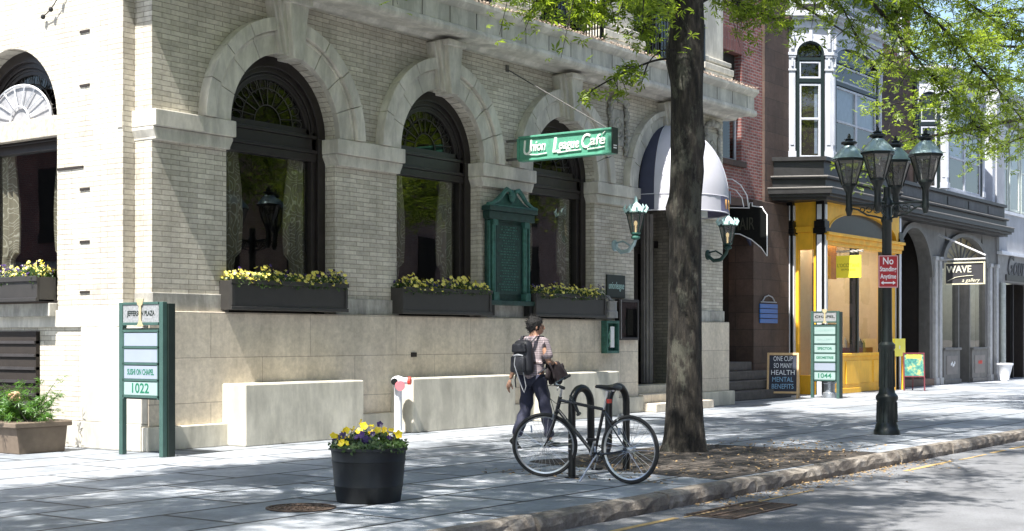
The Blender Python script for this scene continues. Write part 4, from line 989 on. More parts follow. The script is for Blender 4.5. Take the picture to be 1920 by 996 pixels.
def bay(x0, x1, yf, yw, sp, right_split, ztop=10.2):
    P_ = [(x0 - sp, yw), (x0, yf), (x1, yf), (x1 + sp, yw)]
    cxm = (x0 + x1) / 2
    b_ = MB()
    def grow(o): return [(P_[0][0] - o, yw), (x0 - o * .5, yf - o), (x1 + o * .5, yf - o), (P_[3][0] + o, yw)]
    MB().prism(grow(.02), 'z', 6.08, 6.16).build("bay_base", shadedwhite, sb_)
    for z0, z1, o in ((9.28, 9.56, 0), (9.56, 9.64, .06), (9.64, 9.76, .03), (9.76, 9.84, .14), (9.84, 9.93, .24), (9.93, 9.99, .20)): b_.prism(grow(o), 'z', z0, z1)
    root = b_.build("bay_window", shadedwhite, sb_, bevel=.008)
    MB().prism(grow(-.14), 'z', 6.1, 9.3).build("dark_interior", floorw, root)
    if ztop > 10:
        MB().prism(grow(-.05), 'z', 9.99, 10.32).build("upper_panel", shadedwhite, root)
        MB().prism(grow(-.03), 'z', 10.32, 14).build("upper_bay", shadedwhite, root)
        for (pa, pb) in ((P_[0], P_[1]), (P_[1], P_[2])):
            M, L = fm(pa, pb)
            MB().box(.22, L - .22, .0, .03, 10.04, 10.2, M).build("dark_slot", blackpaint, root)
            MB().box(.2, L - .2, .0, .03, 10.42, 13, M).build("upper_pane", fanglass, root)
    for k_, (pa, pb) in enumerate(((P_[0], P_[1]), (P_[1], P_[2]), (P_[2], P_[3]))):
        M, L = fm(pa, pb)
        e = .20 if k_ == 1 else .19
        # posts with capitals and necking
        for u in (0, L - e):
            c_ = MB().box(u + .01, u + e - .01, -.02, .2, 6.16, 9.28, M).box(u - .02, u + e + .02, -.07, .12, 8.84, 8.92, M).box(u, u + e, -.05, .12, 8.78, 8.84, M).box(u - .01, u + e + .01, -.05, .1, 8.44, 8.49, M).box(u - .01, u + e + .01, -.05, .1, 6.16, 6.34, M)
            c_.box(u + .05, u + e - .05, -.04, 0, 6.5, 8.3, M).box(u + .07, u + e - .07, -.07, 0, 8.55, 8.76, M).box(u + .06, u + e - .06, -.09, 0, 9.0, 9.5, M)
            c_.build("post", shadedwhite, root, bevel=.006)
        a, w_ = e + .02, L - 2 * e - .04
        # dark teal outer frame with a round head, white arch trim
        c = a + w_ / 2; r_ = w_ / 2; rz = min(.36, r_) / r_
        zs = 8.86
        S = M @ Matrix.Translation((0, 0, zs)) @ Matrix.Diagonal((1, 1, rz, 1)) @ Matrix.Translation((0, 0, -zs))
        MB().ring(c, zs, r_ - .05, r_, .0, .1, 0, 180, 20, S).box(a, a + .08, 0, .1, 6.16, zs, M).box(a + w_ - .08, a + w_, 0, .1, 6.16, zs, M).box(a + .08, a + w_ - .08, .01, .1, 8.14, 8.24, M).box(a + .08, a + w_ - .08, .01, .1, 8.72, 8.80, M).build("sash_surround", dkteal, root)
        sp_ = MB()   # spandrel above the round head
        for i in range(20):
            t0, t1 = math.pi * i / 20, math.pi * (i + 1) / 20
            p0 = (c + r_ * math.cos(t0), zs + r_ * rz * math.sin(t0)); p1 = (c + r_ * math.cos(t1), zs + r_ * rz * math.sin(t1))
            sp_.add([(p0[0], .0, p0[1]), (p1[0], .0, p1[1]), (p1[0], .0, 9.29), (p0[0], .0, 9.29)], [(0, 1, 2, 3)], M)
        sp_.ring(c, zs, r_ + .0, r_ + .06, -.04, .02, 0, 180, 20, S); sp_.box(c - .04, c + .04, -.07, .0, zs + r_ * rz, 9.5, M)
        sp_.build("spandrel", shadedwhite, root, recalc=False)
        MB().add([(a, .08, zs - .04)] + [(c + r_ * math.cos(math.pi * i / 16), .08, zs + r_ * rz * math.sin(math.pi * i / 16)) for i in range(17)], [tuple(range(18))], M).build("arched_pane", fanglass, root)
        n_ = right_split if k_ == 1 else 1
        ww = (w_ - .16) / n_
        for q in range(n_):
            u0 = a + .08 + q * ww
            sash("sash", root, u0, u0 + ww, 6.18, 8.12, .03, rail=7.2, fw=.06, M=M, blind=7.2 if k_ == 1 else 6.3, mats=(shadedwhite, glass))
        sash("transom_light", root, a + .08, a + w_ - .08, 8.25, 8.70, .03, fw=.05, M=M)
    return root
bay(34.95, 38.35, 15.1, 16.0, .72, 2)
bay(44.0, 47.7, 15.2, 16.1, .6, 2, 9.9)
MB().box(48.5, 50, 15.9, 16.2, 6.1, 9.9).box(49.7, 49.98, 15.55, 15.9, 6.1, 9.4).build("white_end_pier", shadedwhite, sb_)
# yellow shopfront
yf = MB()
yf.box(34.30, 36.55, 14.98, 15.2, 0, .98).box(36.55, 38.9, 15.15, 15.35, 0, .98).box(34.30, 36.6, 14.94, 15.22, .98, 1.06).box(36.6, 38.9, 15.10, 15.36, .98, 1.06).box(34.28, 36.57, 14.95, 15.2, 0, .14)
for a, e, y_ in ((34.45, 35.4, 14.955), (35.55, 36.4, 14.955), (36.7, 37.7, 15.125), (37.85, 38.7, 15.125)): yf.box(a, e, y_, y_ + .03, .24, .86)
yf.build("yellow_bulkhead", yellow, sb_, bevel=.012)
# lunette beam
zb, zt = 4.22, 4.97; xa, xe = 34.42, 39.4; xc = (xa + xe) / 2; hw = (xe - xa) / 2
yb = MB()
for i in range(24):
    t0, t1 = math.pi * (1 - i / 24), math.pi * (1 - (i + 1) / 24)
    p0 = (xc + (hw - .15) * math.cos(t0), zb + .58 * math.sin(t0)); p1 = (xc + (hw - .15) * math.cos(t1), zb + .58 * math.sin(t1))
    yb.add([(p0[0], 15.02, p0[1]), (p1[0], 15.02, p1[1]), (p1[0], 15.02, zt + .02), (p0[0], 15.02, zt + .02), (p0[0], 15.14, p0[1]), (p1[0], 15.14, p1[1])], [(0, 1, 2, 3), (0, 4, 5, 1)])
yb.add([(xa - .1, 15.02, zb), (xa + .15, 15.02, zb), (xa + .15, 15.02, zt + .02), (xa - .1, 15.02, zt + .02)], [(0, 1, 2, 3)]).add([(xe - .15, 15.02, zb), (xe + .1, 15.02, zb), (xe + .1, 15.02, zt + .02), (xe - .15, 15.02, zt + .02)], [(0, 1, 2, 3)])
yb.build("arched_fascia", yellow, sb_, recalc=False)
MB().box(xa + .1, xe - .1, 15.14, 15.18, zb, zt).build("dark_lunette", simple("dark_lunette_glass", (.03, .035, .03), .3), sb_)
MB().box(34.2, 39.6, 14.86, 15.15, 4.12, 4.20).box(34.25, 39.6, 14.92, 15.15, 3.98, 4.12).box(34.25, 39.6, 14.97, 15.15, 3.88, 3.98).build("yellow_transom", yellow, sb_, bevel=.012)
ar = MB().ring(xc, zb, 1, 1.03, -.0, .04, 0, 180, 30, Matrix.Translation((xc, 15.0, zb)) @ Matrix.Diagonal((hw - .15, 1, .60, 1)) @ Matrix.Translation((-xc, 0, -zb)))
ar.build("arch_bead", yellow, sb_)
# return side of the yellow shopfront
ys = MB().box(34.22, 34.40, 15.05, 16.0, 4.35, 5.0).box(34.16, 34.40, 15.05, 15.9, 4.20, 4.35).box(34.24, 34.4, 15.1, 15.9, .0, .5).box(34.24, 34.36, 15.72, 15.82, .5, 4.2).box(34.24, 34.36, 15.22, 15.3, .5, 4.2).box(34.2, 34.36, 15.3, 15.72, 3.75, 4.2)
ys.build("yellow_return", yellow, sb_, bevel=.01)
MB().add([(34.3, 15.3, .5), (34.3, 15.72, .5), (34.3, 15.72, 3.8), (34.3, 15.3, 3.8)], [(0, 1, 2, 3)]).build("side_pane", glass, sb_)
for (x_, y_) in ((34.18, 15.0), (34.10, 15.84), (39.52, 15.06)):
    MB().box(x_ - .02, x_ + .20, y_ - .02, y_ + .20, .0, 4.98).build("black_post", black, sb_)
    MB().box(x_ + .03, x_ + .15, y_ - .045, y_ + .02, .0, 4.12).box(x_ + .03, x_ + .15, y_ - .045, y_ + .02, 4.52, 4.9).box(x_ - .045, x_ + .02, y_ + .04, y_ + .16, .0, 4.12).box(x_ - .045, x_ + .02, y_ + .04, y_ + .16, 4.52, 4.9).build("white_pilaster_strip", white, sb_)
    MB().box(x_ - .08, x_ + .27, y_ - .09, y_ + .26, 4.16, 4.30).box(x_ - .06, x_ + .24, y_ - .06, y_ + .24, 4.30, 4.48).build("black_capital", black, sb_, bevel=.01)
# display glass and shop inside
MB().add([(34.5, 15.08, 1.06), (36.55, 15.08, 1.06), (36.55, 15.08, 3.9), (34.5, 15.08, 3.9)], [(0, 1, 2, 3)]).build("display_pane", glass, sb_)
MB().add([(36.6, 15.25, 1.06), (38.7, 15.25, 1.06), (38.7, 15.25, 3.9), (36.6, 15.25, 3.9)], [(0, 1, 2, 3)]).build("display_pane", glass, sb_)
MB().box(36.53, 36.63, 15.05, 15.28, 1.06, 3.9).box(38.62, 38.72, 15.2, 15.3, 1.06, 3.9).build("dark_mullion", dkteal, sb_)
MB().box(38.75, 39.4, 15.1, 15.3, 0, 3.9).build("yellow_pier", yellow, sb_, bevel=.01)
si = MB().box(34.5, 39.5, 18.0, 18.1, 0, 4.6).box(39.5, 39.6, 15.5, 18, 0, 4.6).box(34.42, 39.5, 15.5, 18, 4.2, 4.3).box(34.42, 39.5, 15.4, 18, .3, .4).box(34.42, 34.5, 16.1, 18, 0, 4.6)
si.box(35.7, 36.6, 16.4, 16.6, .4, 4.2)
si.build("shop_interior", cream, sb_)
for x_ in (35.3, 36.6, 37.9): MB().box(x_, x_ + .7, 15.9, 17.4, 4.12, 4.18).build("added_glow_panel", simple("added_shop_glow_%d" % int(x_), (.9, .85, .7), .5, emit=((1, .88, .66), 5.0)), sb_)  # glowing panels added to brighten the shop inside; no such fixtures known
MB().box(37.4, 38.6, 16.8, 16.86, 1.9, 3.6).build("dark_poster", simple("dark_poster", (.06, .04, .05), .4, var=.6, scale=5), sb_)
MB().box(36.75, 37.35, 16.0, 16.05, 3.1, 4.1).build("orange_banner", simple("orange_banner", (.72, .30, .04), .6), sb_)
cn = MB(); cr_ = random.Random(6)
dsp = MB().box(36.7, 38.6, 15.45, 15.9, .98, 1.2); dsp.build("display_shelf", simple("dark_red_shelf", (.15, .03, .03), .5), sb_)
for i in range(22):
    x_ = cr_.uniform(36.75, 38.5); h_ = cr_.uniform(.1, .34); y_ = cr_.uniform(15.5, 15.85)
    MB().lathe([(.045, 0), (.045, h_ * .7), (.02, h_ * .8), (.02, h_)], 8, (x_, y_, 1.2)).build("bottle", simple("bottle_%d" % i, cr_.choice([(.5, .1, .08), (.6, .45, .2), (.7, .7, .65), (.1, .12, .1), (.5, .3, .05)]), .3), sb_)
dp = thing("display_plant", "small leafy plant in the yellow shop's display window", "plant", (34.9, 15.4, 1.06))
shrub(dp, (34.85, 15.35, 2.2), (.16, .1, .9), 260, 71, leafm, .10, "leaves")
MB().tube([(34.85, 15.35, 1.06), (34.83, 15.36, 3.0)], .012, 5).build("stem", bark, dp)
# yellow hanging sign with twisted rope
ho = thing("yellow_hanging_sign", "bright yellow hanging sign reading L'Occitane below a twisted rope", "sign", (35.0, 14.7, 3.3))
MB().box(34.98, 35.02, 14.32, 15.0, 3.03, 3.61).build("board", brightyellow, ho, bevel=.004)
olive = simple("olive_letters", (.35, .30, .03), .5)
text("lettering", "L'OCCITANE", .13, (34.976, 14.66, 3.35), XF, ho, olive, .002, .60); text("lettering", "EN PROVENCE", .06, (34.976, 14.66, 3.24), XF, ho, olive, .002, .38)
rp = MB()
for ph in (0, math.pi): rp.tube([(35.0 + .02 * math.cos(i * .55 + ph), 15.0 - .045 * i * .5, 3.72 + .02 * math.sin(i * .55 + ph)) for i in range(34)], .016, 5)
rp.build("twisted_rope", simple("pale_rope", (.45, .42, .38), .7), ho); MB().tube([(35.0, 14.4, 3.61), (35.0, 14.4, 3.72)], .008, 5).tube([(35.0, 14.9, 3.61), (35.0, 14.9, 3.72)], .008, 5).build("hook", black, ho)
yb2 = thing("yellow_wall_box", "yellow sign panel standing beside the shop's right pillar", "sign", (38.8, 14.8, 0))
MB().box(38.55, 39.35, 14.78, 14.86, .95, 1.45).build("panel", brightyellow, yb2); MB().box(38.6, 38.66, 14.79, 14.85, 0, .95).box(39.2, 39.26, 14.79, 14.85, 0, .95).build("legs", yellow, yb2)
text("lettering", "e", .22, (38.9, 14.775, 1.22), (1, 0, 0), yb2, signwhite, .002)

# grey shopfront with a round-headed doorway and a fanlight window
gs = MB()
gfront = lambda u, z, d: (u, 15.5 + d, z)
gw = arch_wall(gfront, 39.85, 50.0, 0, 5.02, [(41.9, 1.45, 3.35, 0), (46.6, 2.15, 3.85, 0)], .35, 22)
for i, v_ in enumerate(gw.v):   # flatter heads
    x_, y_, z_ = v_
    if z_ > 3.85 and z_ < 5.0 and x_ > 44.3: gw.v[i] = (x_, y_, 3.85 + (z_ - 3.85) * .46)
    elif z_ >= 5.0 and 44.3 < x_ < 48.9 and False: pass
gw.v = [(x_, y_, 3.85 + (z_ - 3.85) * .46) if (z_ > 5.02) else (x_, y_, z_) for x_, y_, z_ in gw.v]
gw.build("grey_shopfront", greypaint, sb_, recalc=False)
MB().ring(41.9, 3.35, 1.45, 1.62, 15.42, 15.55, 0, 180, 26).build("door_arch_moulding", greypaint, sb_)
Sx = Matrix.Translation((0, 0, 3.85)) @ Matrix.Diagonal((1, 1, .46, 1)) @ Matrix.Translation((0, 0, -3.85))
MB().ring(46.6, 3.85, 2.02, 2.3, 15.40, 15.58, 0, 180, 26, Sx).build("fanlight_arch", greypaint, sb_)
fl = MB()
for i in range(1, 10):
    a = math.pi * i / 10; fl.tube([(46.6 + .5 * math.cos(a), 15.62, 3.85 + .5 * .46 * math.sin(a)), (46.6 + 2.0 * math.cos(a), 15.62, 3.85 + 2.0 * .46 * math.sin(a))], .03, 4)
fl.build("fanlight_bars", greypaint, sb_)
MB().add([(46.6 + 2.05 * math.cos(math.pi * i / 20), 15.68, 3.85 + .94 * math.sin(math.pi * i / 20)) for i in range(21)], [tuple(range(21))]).build("fan_pane", simple("golden_fan_glass", (.32, .27, .16), .3, var=.5, scale=3), sb_)
MB().box(44.45, 48.75, 15.46, 15.7, 3.70, 3.85).build("transom_bar", greypaint, sb_, bevel=.01)
MB().box(40.3, 43.5, 17.2, 17.3, 0, 5).box(40.3, 40.4, 15.85, 17.2, 0, 5).box(43.4, 43.5, 15.85, 17.2, 0, 5).box(40.3, 43.5, 15.85, 17.2, 4.95, 5.0).build("doorway_recess", floorw, sb_)
sash("dark_door", sb_, 41.2, 42.6, .25, 3.3, 16.9, mats=(blackpaint, fanglass), fw=.14)
MB().box(40.45, 43.35, 15.35, 16.9, 0, .22).build("brown_step", simple("brown_step", (.16, .11, .08), .7), sb_, bevel=.02)
for x_ in (43.6, 44.0, 49.0, 49.7):
    MB().box(x_, x_ + .22, 15.40, 15.56, .2, 3.9).box(x_ - .04, x_ + .26, 15.36, 15.56, 0, .22).box(x_ - .03, x_ + .25, 15.37, 15.56, 3.9, 4.02).build("pale_pilaster", simple("pale_grey_pilaster_%d" % int(x_ * 10), (.42, .42, .42), .5), sb_, bevel=.01)
for a, e in ((44.45, 46.0), (47.2, 48.75)):
    MB().box(a, e, 15.44, 15.7, 0, 1.08).box(a - .02, e + .02, 15.38, 15.72, 1.08, 1.16).box(a - .02, e + .02, 15.40, 15.7, 0, .14).build("grey_bulkhead", greypaint, sb_, bevel=.012)
    MB().box(a + .25, e - .25, 15.425, 15.44, .3, .9).build("bulkhead_panel", simple("taupe_panel_%d" % int(a), (.20, .18, .165), .5), sb_)
    MB().add([(a, 15.6, 1.16), (e, 15.6, 1.16), (e, 15.6, 3.7), (a, 15.6, 3.7)], [(0, 1, 2, 3)]).build("shop_pane", glass, sb_)
em = MB()
for i in range(5): em.ball((45.1 + i * .08, 15.42, .62 + .05 * math.sin(i * 2.)), .05, 6, (1, .3, 1))
em.build("white_flower_motif", signwhite, sb_)
em = MB()
for i in range(3): em.ball((47.85 + i * .14, 15.42, .66), .055, 6, (1, .3, 1.2))
em.build("red_flower_motif", redcap, sb_)
MB().box(46.0, 46.1, 15.5, 16.1, 0, 3.7).box(47.1, 47.2, 15.5, 16.1, 0, 3.7).build("door_side_frame", greypaint, sb_)
sash("shop_door", sb_, 46.15, 47.1, .05, 3.4, 16.05, mats=(simple("navy_door", (.012, .02, .05), .4), glass), fw=.12, rail=1.0)
MB().box(45.2, 47.8, 16.2, 17.2, 4.80, 4.84).build("added_glow_panel", simple("added_gallery_glow", (.9, .9, .85), .5, emit=((1, .95, .85), 3.0)), sb_)  # unseen glowing panel, added to lift the dark gallery interior
MB().box(44.4, 49.0, 17.6, 17.7, 0, 5).box(44.4, 44.5, 15.7, 17.6, 0, 5).box(48.9, 49.0, 15.7, 17.6, 0, 5).box(44.4, 49, 15.7, 17.6, 4.85, 4.95).build("gallery_interior", simple("dim_gallery_wall", (.30, .31, .32), .8, var=.3, scale=2), sb_)
gr_ = random.Random(3)
for i in range(18):
    x_ = gr_.uniform(44.6, 48.6); z_ = gr_.uniform(1.2, 2.9)
    if 45.9 < x_ < 47.2: continue
    MB().box(x_, x_ + gr_.uniform(.12, .4), 16.1 + i * .03, 16.12 + i * .03, z_, z_ + gr_.uniform(.12, .45)).build("display_piece", simple("display_%d" % i, gr_.choice([(.6, .62, .66), (.25, .35, .45), (.5, .45, .4), (.08, .09, .1), (.4, .1, .12), (.3, .4, .38)]), .4), sb_)
wg = thing("gallery_sign", "dark hanging sign reading WAVE with a pale border and stay rod", "sign", (44.0, 14.6, 3.4))
MB().box(43.98, 44.02, 14.02, 15.22, 3.16, 3.80).build("board", simple("charcoal_sign_board", (.05, .05, .055), .4), wg)
y0_, y1_, z0_, z1_ = 14.02, 15.22, 3.16, 3.80
MB().box(43.955, 44.045, y0_ - .03, y0_ + .01, z0_ - .03, z1_ + .03).box(43.955, 44.045, y1_ - .01, y1_ + .03, z0_ - .03, z1_ + .03).box(43.955, 44.045, y0_, y1_, z0_ - .03, z0_ + .01).box(43.955, 44.045, y0_, y1_, z1_ - .01, z1_ + .03).build("pale_border", simple("straw_border", (.62, .58, .42), .5), wg)
straw = simple("straw_letters", (.75, .72, .55), .5)
text("lettering", "WAVE", .30, (43.97, 14.80, 3.60), XF, wg, straw, .004, .78, bold=.004); text("lettering", "a gallery", .16, (43.97, 14.42, 3.26), XF, wg, straw, .003, .56, .3)
MB().tube([(43.965, 15.15, 3.25), (43.965, 14.9, 3.36), (43.965, 14.55, 3.40), (43.965, 14.35, 3.40)], .010, 5).build("swoosh", straw, wg)
MB().tube([(44.0, 15.5, 3.92), (44.0, 13.98, 3.92)], .028, 6).tube([(44.0, 15.45, 4.72), (44.0, 13.98, 4.02)], .030, 6).build("stay_rod", simple("pale_rod", (.5, .5, .5), .5), wg)

# pale grey building at the far right
gb = thing("pale_grey_building", "pale grey building with tall upper windows at the right edge of the photo", "building", (55, 15.5, 0))
MB().box(50.02, 75, 15.42, 26, 4.5, 5.9).box(50.02, 50.9, 15.5, 26, 5.9, 9.9).box(50.9, 75, 15.7, 26, 9.3, 10.4).box(50.9, 75, 16.4, 26, 5.9, 9.3).build("rendered_wall", palegrey, gb)
MB().box(50.02, 75, 15.32, 15.5, 4.40, 4.52).box(50.02, 75, 15.36, 15.5, 5.85, 5.95).build("white_band", white, gb)
MB().box(50.02, 75, 15.46, 15.9, 3.45, 4.40).box(50.05, 50.75, 15.46, 15.9, 0, 3.45).box(54.5, 56, 15.46, 15.9, 0, 3.45).build("grey_fascia", simple("mid_grey_fascia", (.22, .215, .21), .5), gb)
MB().tube([(50.25, 15.36, 0), (50.25, 15.36, 3.4)], .10, 12).lathe([(.16, 0), (.16, .1), (.1, .16)], 12, (50.25, 15.36, 0)).build("round_column", simple("pale_green_column", (.42, .45, .42), .5), gb, smooth=True)
MB().box(50.75, 54.5, 16.6, 16.7, 0, 3.5).box(54.4, 54.5, 15.9, 16.6, 0, 3.5).build("dark_entrance", floorw, gb)
for x_ in (51.3, 52.2, 53.2): MB().box(x_, x_ + .1, 15.9, 16.0, 0, 3.45).build("door_frame", dkcornice, gb)
MB().box(56, 75, 15.8, 15.9, 0, 3.45).build("shop_glass_dark", floorw, gb)
MB().box(50.85, 54.4, 15.42, 15.5, 3.50, 3.72).build("name_bar", dkcornice, gb)
text("lettering", "Gourmet", 1.0, (52.9, 15.44, 4.02), (1, 0, 0), gb, simple("charcoal_script", (.04, .04, .045), .5), .01, 3.6, .35, .012)
for i in range(8):
    x_ = 51.1 + i * 1.4; sash("upper_window", gb, x_, x_ + 1.2, 6.1, 9.1, 15.8, rail=7.6, mats=(simple("pale_green_frame_%d" % i, (.5, .55, .5), .5), glass), fw=.08)
ur = thing("stone_urn", "white tapered stone urn at the foot of the far right column", "urn", (49.1, 14.95, 0))
MB().lathe([(.16, 0), (.18, .05), (.17, .08), (.30, .62), (.34, .66), (.34, .72), (.28, .72), (.25, .6), (.01, .6)], 20, (0, 0, 0), Matrix.Translation((49.1, 14.95, 0)) @ Matrix.Scale(.85, 4)).build("bowl", white, ur, smooth=True)

# across the street, seen only in the glass and as bounce light
op = thing("opposite_terrace", "pink brick terrace across the street, mirrored in the cafe windows", "building", (40, -13, 0))
MB().box(-10, 120, -20, -12.6, 0, 13).build("wall", oppbrick, op)
ow = MB()
for i in range(30):
    for j in range(4): ow.box(-8 + i * 4.2, -6.6 + i * 4.2, -12.62, -12.55, 1 + j * 3.1, 3.1 + j * 3.1)
ow.build("window_openings", floorw, op)

sd_ = thing("side_street_block", "dark brick block across the side street, mirrored in the side window", "building", (-10, 40, 0))
MB().box(-40, -8, 24, 90, 0, 10).build("wall", redbrick, sd_)
MB().box(-40, -7.6, 23.7, 90, 8.6, 9.2).box(-40, -7.7, 23.8, 90, 4.0, 4.3).box(-40, -7.5, 23.6, 90, 9.2, 9.5).build("cornice", stone2, sd_)
for i in range(14): MB().box(-8.05, -7.95, 26 + i * 4.4, 28 + i * 4.4, 5.0, 7.8).build("window", floorw, sd_)
# ------------------------------------------------------------------ post signs
def post_sign(name, label, y_far, y_near, x, h, rows, header, zb):
    """two green posts with stacked panels facing -X; rows = list of (text, panel material, size, width)"""
    t = thing(name, label, "sign", (x, (y_far + y_near) / 2, 0), "green post signs on the sidewalk")
    w_ = .06
    for y_ in (y_far, y_near):
        MB().box(x - .035, x + .035, y_ - .035, y_ + .035, 0, h).build("post", signgreen, t, bevel=.006)
    MB().box(x + .04, x + .15, y_near - .05, y_near + .03, 0, h - .02).build("dark_back_post", signdark, t, bevel=.004)
    ya, yb_ = y_near + .045, y_far - .045
    MB().box(x - .025, x + .03, ya, yb_, zb, h - .32).build("back_panel", signdark, t)
    n_ = len(rows); z1 = h - .36; hh = (z1 - zb - .03) / n_
    gr = MB()
    for i in range(n_ + 1): gr.box(x - .04, x - .0255, ya, yb_, z1 - i * hh - .012, z1 - i * hh + .018)
    gr.box(x - .04, x - .0255, ya, ya + .02, zb, z1).box(x - .04, x - .0255, yb_ - .02, yb_, zb, z1); gr.build("panel_frame", signgreen, t, bevel=.002)
    yc = (ya + yb_) / 2
    for i, (tx, pm, sz, wd) in enumerate(rows):
        z = z1 - (i + .5) * hh
        p_ = MB().box(x - .033, x - .0265, ya + .022, yb_ - .022, z - hh / 2 + .022, z + hh / 2 - .02).build("panel", pm, t)
        if tx: text("lettering", tx, sz, (x - .035, yc, z), XF, p_, paneltext if sz > .07 else simple("grey_green_letters_%d" % len(MATS), (.22, .36, .33), .6), .001, wd, bold=.002 if sz > .07 else 0)
    hd = MB().box(x - .03, x + .02, ya, yb_, h - .25, h - .03).build("header_panel", simple("grey_header_%d" % len(MATS), (.25, .26, .27), .5, var=.3, scale=30), t)
    text("lettering", header, .085, (x - .032, yc, h - .14), XF, hd, signdark, .001, .52, bold=.002)
    MB().box(x - .04, x + .025, ya, yb_, h - .03, h).box(x - .04, x + .025, ya, yb_, h - .285, h - .25).build("header_frame", signgreen, t, bevel=.003)
    MB().prism([(yc - .07, h + .045), (yc + .07, h + .045), (yc + .05, h - .03), (yc + .02, h - .05), (yc + .02, h - .23), (yc + .06, h - .30), (yc - .06, h - .30), (yc - .02, h - .23), (yc - .02, h - .05), (yc - .05, h - .03)], 'x', x - .048, x - .034).build("keystone_emblem", gold, t, bevel=.004)
    return t
post_sign("post_sign", "green post sign numbered 1022 at the corner of the cafe building", 14.42, 13.66, 11.52, 1.90,
          [("", panelwhite, 0, 0), ("", panelwhite, 0, 0), ("SUSHI ON CHAPEL", panelwhite, .10, .50), ("1022", panelmint, .17, .32)], "JEFFERSON PLAZA", .70)
t2 = post_sign("post_sign", "green post sign numbered 1044 in front of the yellow shop", 14.55, 13.88, 32.5, 2.12,
          [("UNION BREW CO", panelmint, .06, .45), ("GALLERY", panelmint, .05, .4), ("SPECTOR", panelmint, .085, .38), ("GEOMETREE", panelmint, .08, .45), ("", panelwhite, 0, 0), ("1044", panelmint, .16, .34)], "CHAPEL", .40)
MB().lathe([(.17, 0), (.17, .12), (.13, .14), (.13, .34), (.16, .36), (.16, .40)], 18, (32.72, 14.2, 0)).build("round_base", simple("steel_base_drum", (.35, .38, .42), .35, metal=.6), t2, smooth=True)

# chalkboard A-frame
cb = thing("chalkboard", "pine framed chalkboard A-frame with hand lettering by the dark steps", "sign board", (31.6, 14.9, 0))
ca = R(-36); Mx = Matrix.Translation((31.65, 14.95, 0)) @ Matrix.Rotation(R(-70), 4, 'Z') @ Matrix.Rotation(R(-10), 4, 'X')
W_, H_ = .66, 1.12
MB().box(-W_ / 2, W_ / 2, 0, .02, .16, H_ - .02, Mx).build("board", chalkb, cb)
MB().box(-W_ / 2 - .05, -W_ / 2, -.02, .03, 0, H_, Mx).box(W_ / 2, W_ / 2 + .05, -.02, .03, 0, H_, Mx).box(-W_ / 2, W_ / 2, -.02, .03, H_ - .06, H_, Mx).box(-W_ / 2, W_ / 2, -.02, .03, .12, .17, Mx).build("frame", wood, cb, bevel=.005)
My = Matrix.Translation((31.65, 14.95, 0)) @ Matrix.Rotation(R(-70), 4, 'Z') @ Matrix.Translation((0, .42, 0)) @ Matrix.Rotation(R(11), 4, 'X')
MB().box(-W_ / 2 - .05, -W_ / 2, -.02, .02, 0, H_, My).box(W_ / 2, W_ / 2 + .05, -.02, .02, 0, H_, My).box(-W_ / 2, W_ / 2, -.02, .02, .3, .35, My).box(-W_ / 2, W_ / 2, -.02, .02, H_ - .06, H_ - .01, My).build("back_frame", wood, cb, bevel=.005)
Xd = (Mx.to_3x3() @ Vector((1, 0, 0))); Nn = (Mx.to_3x3() @ Vector((0, -1, 0))); Up = (Mx.to_3x3() @ Vector((0, 0, 1)))
for i, (tx, wd, mt_) in enumerate((("ONE CUP", .46, chalk), ("SO MANY", .44, chalk), ("HEALTH", .56, chalk), ("MENTAL", .50, chalkblue), ("BENEFITS", .52, chalkblue))):
    text("lettering", tx, .17, Mx @ Vector((-.0, -.003, .97 - i * .17)), Xd, cb, mt_, .001, wd, bend=(Nn, Up))
# easel poster
ez = thing("easel_poster", "small easel with a teal floral poster beside the yellow shop's right pillar", "easel", (38.4, 14.4, 0))
Mz = Matrix.Translation((38.5, 14.2, 0)) @ Matrix.Scale(.86, 4) @ Matrix.Rotation(R(-62), 4, 'Z') @ Matrix.Rotation(R(-8), 4, 'X')
MB().box(-.30, .30, 0, .02, .48, 1.20, Mz).build("poster", poster, ez)
MB().box(-.24, .24, -.006, 0, 1.06, 1.17, Mz).build("yellow_caption", brightyellow, ez)
wine = simple("wine_red_easel", (.12, .02, .03), .5)
MB().box(-.34, -.30, -.02, .03, 0, 1.24, Mz).box(.30, .34, -.02, .03, 0, 1.24, Mz).box(-.3, .3, -.02, .03, 1.20, 1.24, Mz).box(-.3, .3, -.03, .03, .44, .48, Mz).tube([Mz @ Vector((0, .03, 1.1)), Mz @ Vector((0, .45, .02))], .018, 5).build("frame", wine, ez)

# ------------------------------------------------------------------ four-lantern street lamp
LX, LY = 20.72, 8.07
sl_ = thing("street_lamp", "dark green cast iron street lamp with four glass lanterns by the kerb", "street lamp", (LX, LY, 0))
MB().lathe([(.195, 0), (.195, .06), (.175, .09), (.165, .14), (.15, .18), (.145, .50), (.165, .54), (.165, .58), (.125, .63), (.115, .70), (.108, 1.28), (.125, 1.31), (.125, 1.36), (.085, 1.40),
            (.078, 1.50), (.070, 3.20), (.085, 3.22), (.085, 3.26), (.066, 3.30), (.066, 3.44), (.09, 3.46), (.09, 3.52), (.05, 3.6)], 16, (LX, LY, 0)).build("post", postgreen, sl_, smooth=True)
fl_ = MB()
for i in range(12):
    a = i * math.pi / 6; fl_.tube([(LX + .148 * math.cos(a), LY + .148 * math.sin(a), .19), (LX + .143 * math.cos(a), LY + .143 * math.sin(a), .49)], .014, 5)
    fl_.tube([(LX + .114 * math.cos(a), LY + .114 * math.sin(a), .72), (LX + .106 * math.cos(a), LY + .106 * math.sin(a), 1.27)], .011, 5)
fl_.build("fluting", postgreen, sl_)
MB().tube([(LX, LY, 3.5), (LX, LY, 3.74)], .055, 10).build("top_stem", postgreen, sl_)
